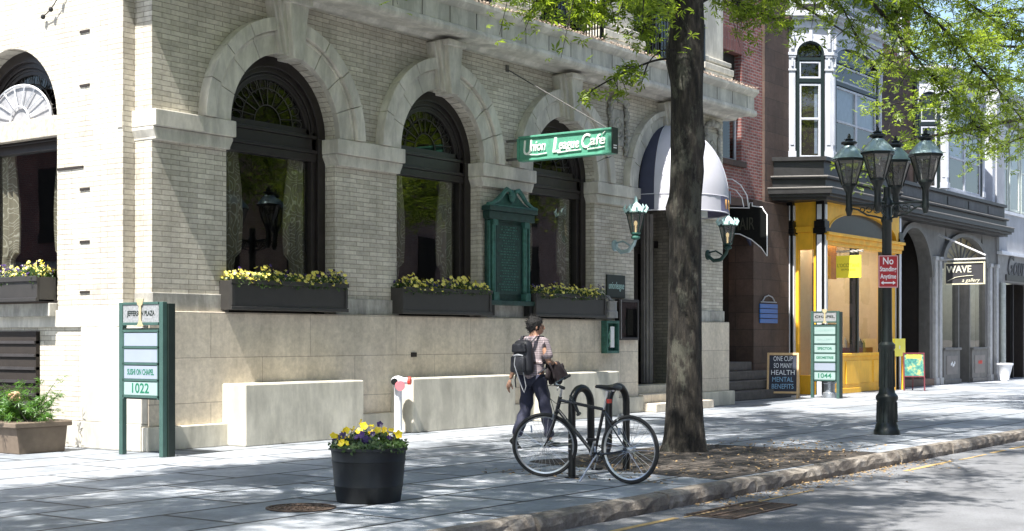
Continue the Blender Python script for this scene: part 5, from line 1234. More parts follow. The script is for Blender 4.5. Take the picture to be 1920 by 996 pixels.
def lantern(par, x_, y_, zb, yaw):
    """tapered six-sided lantern, zb = bottom of its stem"""
    t = MB().lathe([(.03, -.06), (.045, 0), (.06, .04), (.05, .10), (.05, .30), (.07, .34), (.085, .37), (.11, .40), (.11, .42)], 14, (x_, y_, zb)).build("lantern", postgreen, par, smooth=True)
    g0, g1 = zb + .42, zb + .80
    MB().lathe([(.105, 0), (.225, .38)], 6, (x_, y_, g0), rot=yaw).build("glass", lampglass, t)
    b_ = MB()
    for i in range(6):
        a = yaw + i * math.pi / 3; b_.tube([(x_ + .108 * math.cos(a), y_ + .108 * math.sin(a), g0), (x_ + .228 * math.cos(a), y_ + .228 * math.sin(a), g1)], .011, 4)
    b_.lathe([(.235, -.02), (.255, -.01), (.255, .012), (.235, .02)], 6, (x_, y_, g1), rot=yaw).lathe([(.115, 0), (.115, .02)], 6, (x_, y_, g0), rot=yaw)
    b_.build("glazing_bars", postgreen, t)
    MB().lathe([(.255, .02), (.24, .045), (.19, .11), (.13, .175), (.10, .20), (.095, .215)], 24, (x_, y_, g1)).build("roof", patina, t, smooth=True)
    MB().lathe([(.075, .215), (.075, .235), (.115, .25), (.125, .27), (.11, .285), (.06, .295), (.055, .31), (.075, .32), (.03, .34), (.022, .36), (.026, .375), (.006, .41)], 16, (x_, y_, g1)).build("finial", postgreen, t, smooth=True)
    MB().lathe([(.05, 0), (.05, .10), (.065, .13), (.05, .2), (.005, .23)], 12, (x_, y_, g0)).build("bulb_holder", simple("grey_globe_%d" % len(MATS), (.12, .12, .12), .4), t)
DZ = (0, 0, 0, 0)
for i in range(4):
    a = HEAD - R(28) + i * math.pi / 2          # directions: far, left, near, right
    L = .575; ex, ey = LX + L * math.cos(a), LY + L * math.sin(a)
    zA = 3.47
    ar = MB()
    d = Vector((math.cos(a), math.sin(a), 0)); o = Vector((LX, LY, 0))
    P_ = lambda r_, z: o + d * r_ + Vector((0, 0, z))
    ar.tube([P_(.04, 3.49), P_(L, 3.50)], .017, 6).tube([P_(.06, 3.27), P_(.16, 3.30), P_(.30, 3.33), P_(.44, 3.42), P_(.52, 3.44)], .014, 6)
    for cx_, r_ in ((.15, .06), (.27, .045), (.37, .035)):
        ar.tube([P_(cx_ + r_ * math.cos(q * .7), 3.415 + r_ * math.sin(q * .7)) for q in range(9)], .010, 5)
    ar.build("scroll_arm", postgreen, sl_)
    lantern(sl_, ex, ey, 3.38, a)
ns = thing("no_standing_sign", "red metal sign reading No Standing Anytime on the lamp post", "sign", (LX, LY, 2.5))
nd = Vector((-math.cos(HEAD + R(-4)), -math.sin(HEAD + R(-4)), 0)); xd = Vector((-nd.y, nd.x, 0))
c0 = Vector((LX, LY, 2.46)) + nd * .10
Mn = Matrix(((xd.x, -nd.x, 0, c0.x), (xd.y, -nd.y, 0, c0.y), (0, 0, 1, c0.z), (0, 0, 0, 1)))
MB().box(-.148, .148, -.004, .004, -.245, .245, Mn).build("plate", red, ns, bevel=.002)
bdr = MB()
for (a, b_, c_, d_) in ((-.14, .14, .232, .238), (-.14, .14, -.238, -.232), (-.14, -.134, -.232, .232), (.134, .14, -.232, .232)): bdr.box(a, b_, -.006, -.0045, c_, d_, Mn)
bdr.build("border", signwhite, ns)
for tx, sz, z, w__ in (("No", .15, .155, .155), ("Standing", .10, .035, .245), ("Anytime", .10, -.075, .235)):
    text("lettering", tx, sz, Mn @ Vector((0, -.006, z)), xd, ns, signwhite, .001, w__, bold=.002)
MB().prism([(-.11, -.17), (-.07, -.14), (-.07, -.16), (.07, -.16), (.07, -.14), (.11, -.17), (.07, -.20), (.07, -.18), (-.07, -.18), (-.07, -.20)], 'y', -.007, -.0045, Mn).build("arrow", signwhite, ns)
MB().box(-.02, .02, .004, .05, .15, .18, Mn).box(-.02, .02, .004, .05, -.18, -.15, Mn).build("clamp", chrome, ns)

# ------------------------------------------------------------------ barrel of pansies
BX, BY = 9.50, 8.50
ba = thing("barrel_planter", "black barrel planter full of yellow and purple pansies on the sidewalk", "planter", (BX, BY, 0))
MB().lathe([(.275, 0), (.285, .01), (.305, .14), (.31, .145), (.31, .155), (.307, .16), (.325, .36), (.33, .365), (.33, .375), (.327, .38), (.335, .455), (.345, .46), (.345, .485), (.31, .485), (.30, .42), (.01, .42)], 40, (BX, BY, 0)).build("barrel", barrel, ba, smooth=True)
MB().lathe([(.295, 0), (.01, .03)], 24, (BX, BY, .425)).build("soil", soil, ba)
rng = np.random.default_rng(44)
def dome_pts(n_, r_, z0, h_, seed):
    rng = np.random.default_rng(seed); a = rng.uniform(0, 2 * math.pi, n_); q = np.sqrt(rng.random(n_)) * r_
    lump = .75 + .35 * np.sin(a * 3 + 1) * np.cos(a * 2)
    z = z0 + (1 - (q / r_) ** 2 * .45) * h_ * lump * rng.uniform(.3, 1.1, n_)
    P = np.stack([BX + q * np.cos(a), BY + q * np.sin(a), z], 1)
    N = np.stack([np.cos(a) * q / r_ - .55, np.sin(a) * q / r_ - .4, np.full(n_, .8)], 1); return P, N
P, N = dome_pts(2600, .34, .45, .16, 1); scatter("foliage", pansyleaf, P, N, .04, OVAL, 2, ba, .7)
P, N = dome_pts(60, .33, .50, .20, 3)
P = P[(np.sin((P[:, 0] - BX) * 11) + np.sin((P[:, 1] - BY) * 9) > -.4)]; N = N[:len(P)]
scatter("yellow_blossoms", pyel2, P, N, .062, PETAL, 4, ba, .4)
P, N = dome_pts(30, .35, .50, .17, 8); scatter("purple_blossoms", ppur, P, N, .060, PETAL, 9, ba, .4)
P, N = dome_pts(10, .36, .46, .14, 12); scatter("white_blossoms", pwhi, P, N, .045, PETAL, 13, ba, .4)

# ------------------------------------------------------------------ wave bike rack
rk_ = thing("bike_rack", "black wave shaped tubular bike rack beside the oak", "bike rack", (12.85, 8.2, 0))
pt = [(12.32, 8.2, 0)]
def hump(xa, xb, zlo_a, zlo_b, top=.93):
    r_ = (xb - xa) / 2; o_ = []
    for i in range(13):
        a = math.pi * (1 - i / 12); o_.append(((xa + xb) / 2 + r_ * math.cos(a), 8.2, top - r_ + r_ * math.sin(a)))
    return o_
pt += hump(12.32, 12.68, 0, .3)
for i in range(1, 12):
    a = math.pi * (1 + i / 12); pt.append(((12.68 + 13.04) / 2 + .18 * math.cos(a), 8.2, .36 + .18 * math.sin(a)))
pt += hump(13.04, 13.40, .3, 0); pt.append((13.40, 8.2, 0))
MB().tube(pt, .040, 12).build("bent_tube", black, rk_, smooth=True)
for x_ in (12.32, 13.40): MB().lathe([(.075, 0), (.075, .012), (.045, .016)], 16, (x_, 8.2, 0)).build("foot_plate", black, rk_)

# ------------------------------------------------------------------ bicycle (modelled along +X, then set down)
bk = thing("bicycle", "black city bicycle with kickstand and wide saddle parked against the rack", "bicycle")
framep = simple("black_frame_enamel", (.010, .011, .013), .25, var=.1, scale=20, spec=.7)
def wheel(cx_, M=Matrix.Identity(4), name="wheel"):
    T_ = Matrix.Translation((cx_, 0, .345))
    ty = MB().tube([(cx_ + .325 * math.cos(R(q)), 0, .345 + .325 * math.sin(R(q))) for q in range(0, 360, 6)], .0185, 8, True, M).build(name, tyre, bk, smooth=True)
    rim_ = MB()
    for r_, y_ in ((.302, .009), (.302, -.009), (.296, 0)): rim_.tube([(cx_ + r_ * math.cos(R(q)), y_, .345 + r_ * math.sin(R(q))) for q in range(0, 360, 6)], .0065, 5, True, M)
    rim_.build("rim", chrome, ty)
    sp_ = MB()
    for i in range(32):
        a = 2 * math.pi * i / 32; sd = .03 if i % 2 else -.03; b_ = a + (.55 if i % 4 < 2 else -.55)
        sp_.tube([(cx_ + .022 * math.cos(b_), sd, .345 + .022 * math.sin(b_)), (cx_ + .297 * math.cos(a), 0, .345 + .297 * math.sin(a))], .0017, 3, M=M)
    sp_.build("spokes", chrome, ty)
    MB().tube([(cx_, -.055, .345), (cx_, -.034, .345), (cx_, -.03, .345), (cx_, .03, .345), (cx_, .034, .345), (cx_, .055, .345)], [.008, .012, .026, .026, .012, .008], 10, M=M).build("hub", chrome, ty)
    MB().box(cx_ + .12, cx_ + .135, -.012, .012, .345 + .14, .345 + .21, M).build("reflector", panelwhite, ty)
    return ty
wheel(0)
ax = Vector((-math.sin(R(19)), 0, math.cos(R(19)))); p0 = Vector((.895, 0, .70))
MS = Matrix.Translation(p0) @ Matrix.Rotation(R(32), 4, ax) @ Matrix.Translation(-p0)
wheel(1.05, MS)
fr = MB()
BB = (.43, 0, .275); ST = (.315, 0, .735); HT, HB = (.862, 0, .835), (.898, 0, .70)
fr.tube([BB, ST], .0165, 10).tube([ST, (.868, 0, .815)], .0165, 10).tube([HB[:1] + (0, .725), BB], .0185, 10).tube([(.857, 0, .85), (.902, 0, .69)], .021, 10).tube([(.43, -.04, .275), (.43, .04, .275)], .022, 10)
for s_ in (-1, 1):
    fr.tube([(.41, s_ * .02, .275), (.2, s_ * .045, .30), (0, s_ * .062, .345)], [.012, .010, .008], 8).tube([(.318, s_ * .015, .72), (.2, s_ * .04, .58), (0, s_ * .062, .345)], [.010, .008, .007], 8)
fr.build("frame", framep, bk, smooth=True)
fk = MB()
fk.tube([(.902, 0, .69), (.908, 0, .672)], .02, 8, M=MS).tube([(.905, -.05, .665), (.905, .05, .665)], .013, 8, M=MS)
for s_ in (-1, 1): fk.tube([(.905, s_ * .045, .672), (.95, s_ * .052, .54), (.99, s_ * .055, .44), (1.05, s_ * .058, .345)], [.013, .012, .010, .008], 8, M=MS)
fk.build("fork", framep, bk, smooth=True)
MB().tube([(.858, 0, .84), (.835, 0, .93), (.845, 0, .955)], .014, 8, M=MS).tube([(.845, 0, .955), (.90, 0, .985)], .015, 8, M=MS).build("stem", chrome, bk, smooth=True)
hbp = [(.79, -.30, 1.005), (.83, -.20, 1.0), (.90, -.06, .988), (.90, .06, .988), (.83, .20, 1.0), (.79, .30, 1.005)]
MB().tube(hbp, .011, 8, M=MS).build("handlebar", framep, bk, smooth=True)
for s_ in (-1, 1):
    MB().tube([(.778, s_ * .325, 1.006), (.825, s_ * .21, 1.0)], .017, 8, M=MS).build("grip", tyre, bk, smooth=True)
    MB().tube([(.84, s_ * .19, .995), (.86, s_ * .21, .98), (.845, s_ * .28, .975)], .006, 5, M=MS).build("brake_lever", chrome, bk)
MB().tube([MS @ Vector((.87, .12, .99)), MS @ Vector((.98, .08, .99)), MS @ Vector((.98, .02, .86)), Vector((.90, .02, .78)), Vector((.6, .022, .79)), Vector((.36, .02, .75))], .0035, 5).tube([MS @ Vector((.87, -.12, .99)), MS @ Vector((1.0, -.05, .95)), MS @ Vector((.95, 0, .80)), MS @ Vector((.92, .02, .68))], .0035, 5).build("cables", tyre, bk)
for x_, z_, m_s in ((.93, .66, MS), (.11, .67, Matrix.Identity(4))):
    MB().tube([(x_, -.035, z_ + .02), (x_ + .02, -.035, z_ - .04)], .010, 5, M=m_s).tube([(x_, .035, z_ + .02), (x_ + .02, .035, z_ - .04)], .010, 5, M=m_s).build("caliper", chrome, bk)
MB().tube([ST, (.285, 0, .86), (.272, 0, .93)], .0125, 8).build("seat_post", chrome, bk, smooth=True)
# saddle: lofted outline
sd = MB(); secs = [(.13, .055, .965, .03), (.15, .085, .985, .045), (.19, .095, .99, .05), (.24, .08, .985, .045), (.29, .05, .982, .038), (.35, .028, .985, .032), (.40, .022, .982, .028), (.415, .012, .972, .018)]
ns_ = 12
for x_, hw_, zt_, th in secs:
    for j in range(ns_):
        a = 2 * math.pi * j / ns_; sd.v.append((x_, hw_ * math.cos(a), zt_ - th / 2 + th / 2 * math.sin(a) * (1 if math.sin(a) > 0 else 1.5)))
sd.f = [(i * ns_ + j, i * ns_ + (j + 1) % ns_, (i + 1) * ns_ + (j + 1) % ns_, (i + 1) * ns_ + j) for i in range(len(secs) - 1) for j in range(ns_)] + [tuple(range(ns_)), tuple(range((len(secs) - 1) * ns_, len(secs) * ns_))]
sdo = sd.build("saddle", simple("black_vinyl_saddle", (.015, .015, .015), .4, var=.1), bk, smooth=True)
MB().tube([(.17, .03, .93), (.27, .02, .925), (.38, .01, .95)], .004, 5).tube([(.17, -.03, .93), (.27, -.02, .925), (.38, -.01, .95)], .004, 5).tube([(.17, .04, .92), (.17, .04, .96)], .012, 6).tube([(.17, -.04, .92), (.17, -.04, .96)], .012, 6).build("saddle_springs", chrome, sdo)
MB().box(.235, .262, -.025, .025, .80, .84).build("rear_reflector", redcap, bk)
ck = MB().tube([(.43, -.075, .275), (.43, .075, .275)], .009, 6); ck.build("axle", chrome, bk)
cr_ = MB().ring(.43, .275, .078, .09, -.052, -.047, 0, 360, 30)
for i in range(5):
    a = i * 2 * math.pi / 5; cr_.tube([(.43, -.05, .275), (.43 + .082 * math.cos(a), -.05, .275 + .082 * math.sin(a))], .006, 4)
cr_.build("chainring", framep, bk)
for s_, a in ((-1, R(-70)), (1, R(110))):
    ex_, ez_ = .43 + .17 * math.cos(a), .275 + .17 * math.sin(a)
    c_ = MB().tube([(.43, s_ * .07, .275), (ex_, s_ * .08, ez_)], [.012, .009], 6).build("crank", chrome, bk)
    MB().box(ex_ - .045, ex_ + .045, *sorted((s_ * .09, s_ * .17)), ez_ - .012, ez_ + .012).build("pedal", black, c_, bevel=.004)
chp = [(.43 + .088 * math.cos(R(q)), -.05, .275 + .088 * math.sin(R(q))) for q in range(-80, 91, 17)] + [(.035 * math.cos(R(q)), -.05, .345 + .035 * math.sin(R(q))) for q in range(80, 261, 30)]
MB().tube(chp, .0045, 5, True).build("chain", rust, bk)
MB().ring(0, .345, .01, .038, -.052, -.035, 0, 360, 20).tube([(0, -.06, .345), (.03, -.065, .30), (.02, -.06, .25)], .012, 6).build("sprockets", chrome, bk)
MB().tube([(.37, .04, .275), (.40, .07, .22), (.49, .17, .005)], [.010, .008, .009], 6).tube([(.49, .17, .005), (.52, .175, .008)], .008, 6).build("kickstand", chrome, bk)
MB().box(.395, .415, .018, .03, .30, .36).build("frame_label", panelwhite, bk)
bk.location = (12.13, 7.38, 0.0); bk.rotation_euler = (R(-2.5), 0, R(88)); bk.rotation_euler = (0, R(0), R(88))
# U-lock through rack and frame
lk = thing("bike_lock", "black U-shaped lock hanging between the bicycle frame and rack", "lock", (12.2, 8.05, .8))
MB().tube([(12.16, 8.02, .68), (12.14, 8.06, .80), (12.17, 8.12, .86), (12.24, 8.17, .86), (12.28, 8.14, .80), (12.27, 8.08, .68)], .011, 8).build("shackle", black, lk, smooth=True)
MB().tube([(12.13, 8.0, .675), (12.30, 8.09, .675)], .018, 8).build("crossbar", black, lk)
# ------------------------------------------------------------------ trees
def branchy(tr, path, r0, r1, n=7):
    m_ = len(path); tr.tube(path, [r0 + (r1 - r0) * i / (m_ - 1) for i in range(m_)], n)
def smoothpath(pts, k_=4):
    pts = [Vector(p) for p in pts]; out = []
    for i in range(len(pts) - 1):
        a = pts[max(i - 1, 0)]; b_ = pts[i]; c_ = pts[i + 1]; d = pts[min(i + 2, len(pts) - 1)]
        for j in range(k_):
            t = j / k_; out.append(.5 * ((2 * b_) + (c_ - a) * t + (2 * a - 5 * b_ + 4 * c_ - d) * t * t + (3 * b_ - a - 3 * c_ + d) * t ** 3))
    out.append(pts[-1]); return out
def foliage_limb(tw, P, N, path, rr, r0, twigs, tl=(.35, .9), leaves=14, start=.2, spread=.09, sag=.25):
    """twigs with leaves along a limb"""
    path = smoothpath(path, 4); branchy(tw, path, r0, .008, 6)
    for q in range(twigs):
        t = start + (1 - start) * rr.random(); f = t * (len(path) - 1); i = min(int(f), len(path) - 2)
        p = path[i].lerp(path[i + 1], f - i); d0 = (path[i + 1] - path[i]).normalized()
        d = Vector((rr.gauss(0, 1), rr.gauss(0, 1), rr.gauss(0, .5))); d = (d.normalized() + d0 * .7).normalized()
        L = rr.uniform(*tl) * (1.15 - .4 * t)
        e1 = p + d * L * .5 + Vector((0, 0, -.02)); e2 = p + d * L + Vector((0, 0, -sag * L * rr.uniform(.3, 1.4)))
        tw.tube([p, e1, e2], [.008, .006, .003], 4)
        for l in range(leaves):
            u = rr.uniform(.15, 1.05); b_ = (p.lerp(e1, u * 2) if u < .5 else e1.lerp(e2, u * 2 - 1))
            P.append((b_.x + rr.gauss(0, spread), b_.y + rr.gauss(0, spread), b_.z + rr.gauss(0, spread * .8) - .02)); N.append((rr.gauss(0, .4), rr.gauss(0, .4), 1))
def rand_limbs(tw, P, N, base, rr, zlo, zhi, n, reach, twigs, leaves, r0=.06, avoid=None, droop=.3, ymin=4.3, ymax=12.0):
    for i in range(n):
        z = zlo + (zhi - zlo) * (i + rr.random()) / n; a = i * 2.4 + rr.uniform(-.4, .4)
        tt = (z - zlo) / (zhi - zlo); L = reach * (1 - .55 * tt) * rr.uniform(.8, 1.1)
        if avoid and avoid(a, z): continue
        s_ = Vector((base[0], base[1], z)); up = .15 + .5 * tt
        p = [s_]
        for j in (1, 2, 3, 4):
            f = j / 4; q = s_ + Vector((math.cos(a + .15 * math.sin(j + i)) * L * f, math.sin(a + .15 * math.sin(j + i)) * L * f, L * .75 * (up * f - droop * f * f))) + Vector((rr.gauss(0, .08), rr.gauss(0, .08), rr.gauss(0, .06)))
            q.y = max(min(q.y, ymax + .4 * (q.y - ymax) * 0), ymin); p.append(q)
        foliage_limb(tw, P, N, p, rr, r0 * (1 - .5 * tt), int(twigs * (1 - .35 * tt)), (.4, 1.15), leaves, .18, .13)
def trunk_mesh(base, pts, seed, flare=1.0, burls=()):
    """lofted trunk with lobed section, flare and burls; pts = (dx, dy, z, r)"""
    rr = random.Random(seed); m_ = MB(); n = 28; rows = []
    zs = []
    P = [Vector((a, b_, c_)) for a, b_, c_, r_ in pts]; rad = [p[3] for p in pts]
    steps = 70
    for s_ in range(steps + 1):
        f = s_ / steps * (len(pts) - 1); i = min(int(f), len(pts) - 2); u = f - i
        c_ = P[i].lerp(P[i + 1], u); r_ = rad[i] * (1 - u) + rad[i + 1] * u
        for j in range(n):
            a = 2 * math.pi * j / n
            fl_ = flare * math.exp(-c_.z / .16) * .30 * (.55 + .45 * math.cos(a * 5 + 1.3)) + flare * .16 * math.exp(-c_.z / .45)
            q = r_ * .96 * (1 + .035 * math.sin(3 * a + c_.z * 1.1) + .022 * math.sin(7 * a - c_.z * 2.3) + .015 * rr.uniform(-1, 1)) + r_ * fl_
            for (bz, ba_, bh, bw) in burls:
                da = (a - ba_ + math.pi) % (2 * math.pi) - math.pi
                q += bh * math.exp(-((c_.z - bz) / bw) ** 2 - (da / .55) ** 2)
            m_.v.append((base[0] + c_.x + q * math.cos(a), base[1] + c_.y + q * math.sin(a), c_.z))
    m_.f = [(i * n + j, i * n + (j + 1) % n, (i + 1) * n + (j + 1) % n, (i + 1) * n + j) for i in range(steps) for j in range(n)]
    return m_
TB = (15.83, 8.82)
oak = thing("oak_tree", "tall dark trunked street oak in its pit beside the bicycle, leaves hanging over the view", "tree", (TB[0], TB[1], 0))
aL = math.atan2(.8084, -.5886)     # direction to the left of the picture
aR = aL + math.pi; aC = HEAD + math.pi
burls = [(3.12, aL - .35, .045, .13), (3.02, aL - .2, .03, .09), (5.02, aL - .2, .07, .22), (3.95, aR + .25, .05, .18), (3.55, aR + .1, .03, .2), (2.2, aC, .02, .2), (1.7, aC + .3, .025, .14), (4.3, aC - .4, .03, .2)]
trunk_mesh(TB, [(0, 0, -.03, .235), (.0, 0, .3, .232), (0, .0, 1.2, .225), (.0, -.01, 2.4, .212), (.02, 0, 3.4, .208), (.02, -.01, 4.6, .210), (.03, -.02, 5.4, .225), (.05, 0, 6.5, .19), (.1, .05, 8, .15), (.1, .1, 10, .10), (.1, .1, 12.4, .04)], 3, 1.0, burls).build("trunk", bark, oak, smooth=True)
rr = random.Random(21); tw = MB(); LP, LN = [], []
def fromtrunk(z): return Vector((TB[0] + .02, TB[1], z))
def limb(z, pts, r0, twigs, **kw):
    foliage_limb(tw, LP, LN, [fromtrunk(z)] + [deep(*p) for p in pts], rr, r0, twigs, **kw)
# limbs seen in the picture
limb(5.0, [(1235, 112, 17.9), (1190, 128, 17.7), (1140, 152, 17.4), (1095, 178, 17.2)], .016, 16, tl=(.15, .35), leaves=8, start=.45, spread=.05)
limb(5.1, [(1240, 95, 17.7), (1215, 120, 17.5), (1205, 150, 17.4)], .010, 2, tl=(.15, .3), leaves=5, start=.5, spread=.05)
limb(5.9, [(1220, -30, 17.5), (1150, -40, 17.1), (1080, -25, 16.8), (1000, 5, 16.6)], .04, 48, tl=(.2, .5), leaves=11, spread=.07)
limb(5.7, [(1225, 10, 17.6), (1180, 0, 17.3), (1130, 5, 17.1), (1085, 25, 16.9)], .025, 26, tl=(.15, .4), leaves=12, spread=.07)
limb(5.6, [(1235, 20, 17.8), (1210, 40, 17.6), (1205, 60, 17.4)], .015, 12, tl=(.2, .45), leaves=11, spread=.07)
limb(6.4, [(1200, -120, 17.8), (1120, -110, 17.2), (1040, -60, 16.8), (960, -40, 16.4)], .04, 44, tl=(.3, .8), leaves=12)
limb(5.6, [(1345, -10, 18.2), (1385, 5, 18.4), (1425, 20, 18.8), (1465, 45, 19.2)], .03, 30, tl=(.2, .55), leaves=11, spread=.07)
limb(5.9, [(1350, -50, 18.4), (1420, -50, 18.9), (1480, -20, 19.4), (1540, 0, 19.6)], .035, 34, tl=(.3, .6), leaves=11, spread=.08)
limb(6.2, [(1400, -80, 18.6), (1500, -60, 19.1), (1570, 0, 19.6), (1605, 70, 19.9)], .035, 24, tl=(.2, .5), leaves=11, start=.5, spread=.08)
limb(6.4, [(1460, -140, 19), (1580, -90, 20), (1680, -20, 20.8), (1760, 45, 21.4), (1840, 130, 21.9), (1925, 235, 22.4)], .05, 95, tl=(.4, 1.0), leaves=13, start=.35)
limb(6.8, [(1500, -190, 19.5), (1650, -110, 20.6), (1780, -20, 21.6), (1880, 50, 22.4), (1990, 110, 23)], .05, 80, tl=(.4, 1.0), leaves=13, start=.3)
limb(6.1, [(1470, -100, 19.2), (1600, -30, 20), (1680, 60, 20.6), (1735, 130, 21.1), (1800, 195, 21.4), (1840, 250, 21.6)], .04, 52, tl=(.3, .75), leaves=12, start=.4, spread=.09)
limb(6.2, [(1460, -120, 19), (1560, -60, 19.8), (1640, -10, 20.2), (1690, 30, 20.6)], .03, 22, tl=(.2, .5), leaves=12, start=.4)
limb(7.2, [(1500, -240, 19.6), (1640, -190, 20.6), (1800, -110, 22), (1950, -20, 23)], .05, 50, tl=(.4, 1.0), leaves=12, start=.3)
rand_limbs(tw, LP, LN, TB, rr, 7.0, 12.5, 46, 7.4, 50, 15, ymin=4.6, ymax=11.6)
tw.build("branches", bark, oak)
print("oak leaves", len(LP))
scatter("crown", leafm, np.array(LP), np.array(LN), .115, OAK, 5, oak, .55)

def street_tree(label, base, seed, reach, zlo, zhi, nl, twigs, leaves, mat, name="street_tree", droop=.3, lsize=.12, ymin=-99, ymax=99):
    t = thing(name, label, "tree", (base[0], base[1], 0), "street trees along the kerb")
    trunk_mesh(base, [(0, 0, -.16, .24), (0, 0, 1.5, .21), (.05, 0, 4, .19), (.0, .1, 7, .13), (0, .1, zhi + .6, .03)], seed, 1.0).build("trunk", bark, t, smooth=True)
    r2 = random.Random(seed); tw = MB(); P, N = [], []
    rand_limbs(tw, P, N, base, r2, zlo, zhi, nl, reach, twigs, leaves, droop=droop, ymin=ymin, ymax=ymax)
    tw.build("branches", bark, t)
    scatter("crown", mat, np.array(P), np.array(N), lsize, OAK, seed, t, .55)
    return t
st1 = street_tree("street oak to the left of the photo, its crown dappling the near sidewalk", (5.1, 8.5), 61, 8.4, 6.2, 11.0, 50, 64, 16, leafm, lsize=.13, ymin=4.6, ymax=11.0)
st2 = street_tree("light green street tree beyond the lamp, its crown filling the top right corner", (30.8, 7.6), 62, 5.3, 5.6, 11.5, 36, 44, 16, leafm2, droop=.34)
st3 = copy_tree(st1); st3.location = (41.0, -6.5, 0); st3.rotation_euler = (0, 0, 2.0); st3['label'] = "street tree across the road, mirrored in the middle cafe window"
st4 = copy_tree(st1); st4.location = (-4.5, 9.0, 0); st4.rotation_euler = (0, 0, 4.0); st4['label'] = "farthest left street tree, well outside the photo beside the side street"

# ------------------------------------------------------------------ person walking away with a backpack
def skinned(name, nodes, edges, root, levels=2):
    """nodes: name -> (x, y, z, rx, ry); grows one continuous surface and returns it as MB"""
    keys = list(nodes); idx = {k_: i for i, k_ in enumerate(keys)}
    me = bpy.data.meshes.new('tmp'); me.from_pydata([nodes[k_][:3] for k_ in keys], [(idx[a], idx[b_]) for a, b_ in edges], [])
    o = bpy.data.objects.new('tmp', me); C.objects.link(o)
    o.modifiers.new('s', 'SKIN'); 
    for i, k_ in enumerate(keys):
        v_ = me.skin_vertices[0].data[i]; v_.radius = nodes[k_][3:5]; v_.use_root = (k_ == root)
    sd = o.modifiers.new('d', 'SUBSURF'); sd.levels = levels; sd.render_levels = levels
    ev = bpy.data.meshes.new_from_object(o.evaluated_get(bpy.context.evaluated_depsgraph_get()))
    m_ = MB(); m_.v = [tuple(v_.co) for v_ in ev.vertices]; m_.f = [tuple(p.vertices) for p in ev.polygons]
    bpy.data.objects.remove(o); bpy.data.meshes.remove(ev)
    return m_
pr = thing("person", "person in pink checked shirt and dark trousers walking away past the bike rack", "person")
def n3(x, y, z, r, r2=None): return (x, y, z, r, r2 or r)
B = dict(pel=n3(0, 0, .95, .12), sp=n3(.01, 0, 1.10, .115), ch=n3(.012, 0, 1.28, .105), nb=n3(.0, 0, 1.42, .052), nk=n3(.02, 0, 1.50, .052), hd=n3(.045, 0, 1.60, .092), ht=n3(.035, 0, 1.665, .07),
         sl=n3(-.01, .155, 1.375, .045), el=n3(-.075, .235, 1.14, .042), wl=n3(-.15, .275, .90, .027), sr=n3(.0, -.155, 1.375, .045), er=n3(.02, -.25, 1.13, .042), wr=n3(.20, -.24, 1.10, .028),
         hl=n3(0, .085, .90, .095), kl=n3(-.03, .10, .50, .060), al=n3(-.27, .10, .13, .036), hr=n3(.01, -.085, .90, .095), kr=n3(.13, -.10, .49, .060), ar=n3(.23, -.10, .09, .036))
BE = [('pel', 'sp'), ('sp', 'ch'), ('ch', 'nb'), ('nb', 'nk'), ('nk', 'hd'), ('hd', 'ht'), ('nb', 'sl'), ('sl', 'el'), ('el', 'wl'), ('nb', 'sr'), ('sr', 'er'), ('er', 'wr'), ('pel', 'hl'), ('hl', 'kl'), ('kl', 'al'), ('pel', 'hr'), ('hr', 'kr'), ('kr', 'ar')]
body = skinned("body", B, BE, 'pel')
# face, ears and hands belong to the same body mesh; the head is turned to the right
hy = R(-42); HM = Matrix.Translation((.045, 0, 1.60)) @ Matrix.Rotation(hy, 4, 'Z')
body.ball((0, 0, 0), .098, 14, (1.0, .80, 1.16), HM).ball((.045, 0, -.045), .06, 10, (1, .85, 1.0), HM)
body.tube([(.088, 0, .028), (.108, 0, -.005), (.112, 0, -.022), (.096, 0, -.03)], [.009, .013, .016, .012], 8, M=HM)
body.tube([(.097, -.024, -.052), (.102, 0, -.05), (.097, .024, -.052)], [.004, .008, .004], 6, M=HM).tube([(.097, -.022, -.06), (.101, 0, -.062), (.097, .022, -.06)], [.004, .008, .004], 6, M=HM)
for s_ in (-1, 1):
    body.ball((.0, s_ * .080, -.005), .03, 8, (.65, .35, 1.1), HM).ball((.082, s_ * .030, .012), .013, 8, (1, 1, 1), HM)
def hand(m_, wrist, direc, palmn, side_, curl=.55):
    d = Vector(direc).normalized(); n_ = Vector(palmn); n_ = (n_ - d * n_.dot(d)).normalized(); s2 = d.cross(n_) * side_
    w_ = Vector(wrist)
    m_.tube([w_ - d * .01, w_ + d * .03, w_ + d * .07, w_ + d * .092], [.024, .030, .036, .032], 10, flat=.62)
    for i, (off, L) in enumerate(((-.026, .068), (-.009, .078), (.009, .073), (.025, .058))):
        p = w_ + d * .085 + s2 * off; c1 = curl * (.8 + .1 * i)
        d1 = (d + n_ * c1 * .5).normalized(); d2 = (d + n_ * c1 * 1.3).normalized(); d3 = (d + n_ * c1 * 2.3).normalized()
        q1 = p + d1 * L * .45; q2 = q1 + d2 * L * .33; q3 = q2 + d3 * L * .26
        m_.tube([p, q1, q2, q3], [.0098, .009, .008, .006], 7)
    p = w_ + d * .03 - s2 * .028; q = p + (d * .6 - s2 * .7 + n_ * .4).normalized() * .036
    m_.tube([p, q, q + (d * .9 - s2 * .2 + n_ * .5).normalized() * .03, q + (d + n_ * .7).normalized() * .052], [.013, .011, .010, .007], 7)
hand(body, (-.155, .278, .885), (-.25, .12, -.96), (.2, -1, 0), 1)
hand(body, (.215, -.24, 1.10), (.95, .05, -.2), (0, .6, -1), 1, 1.0)
body.build("body", skin, pr, smooth=True)
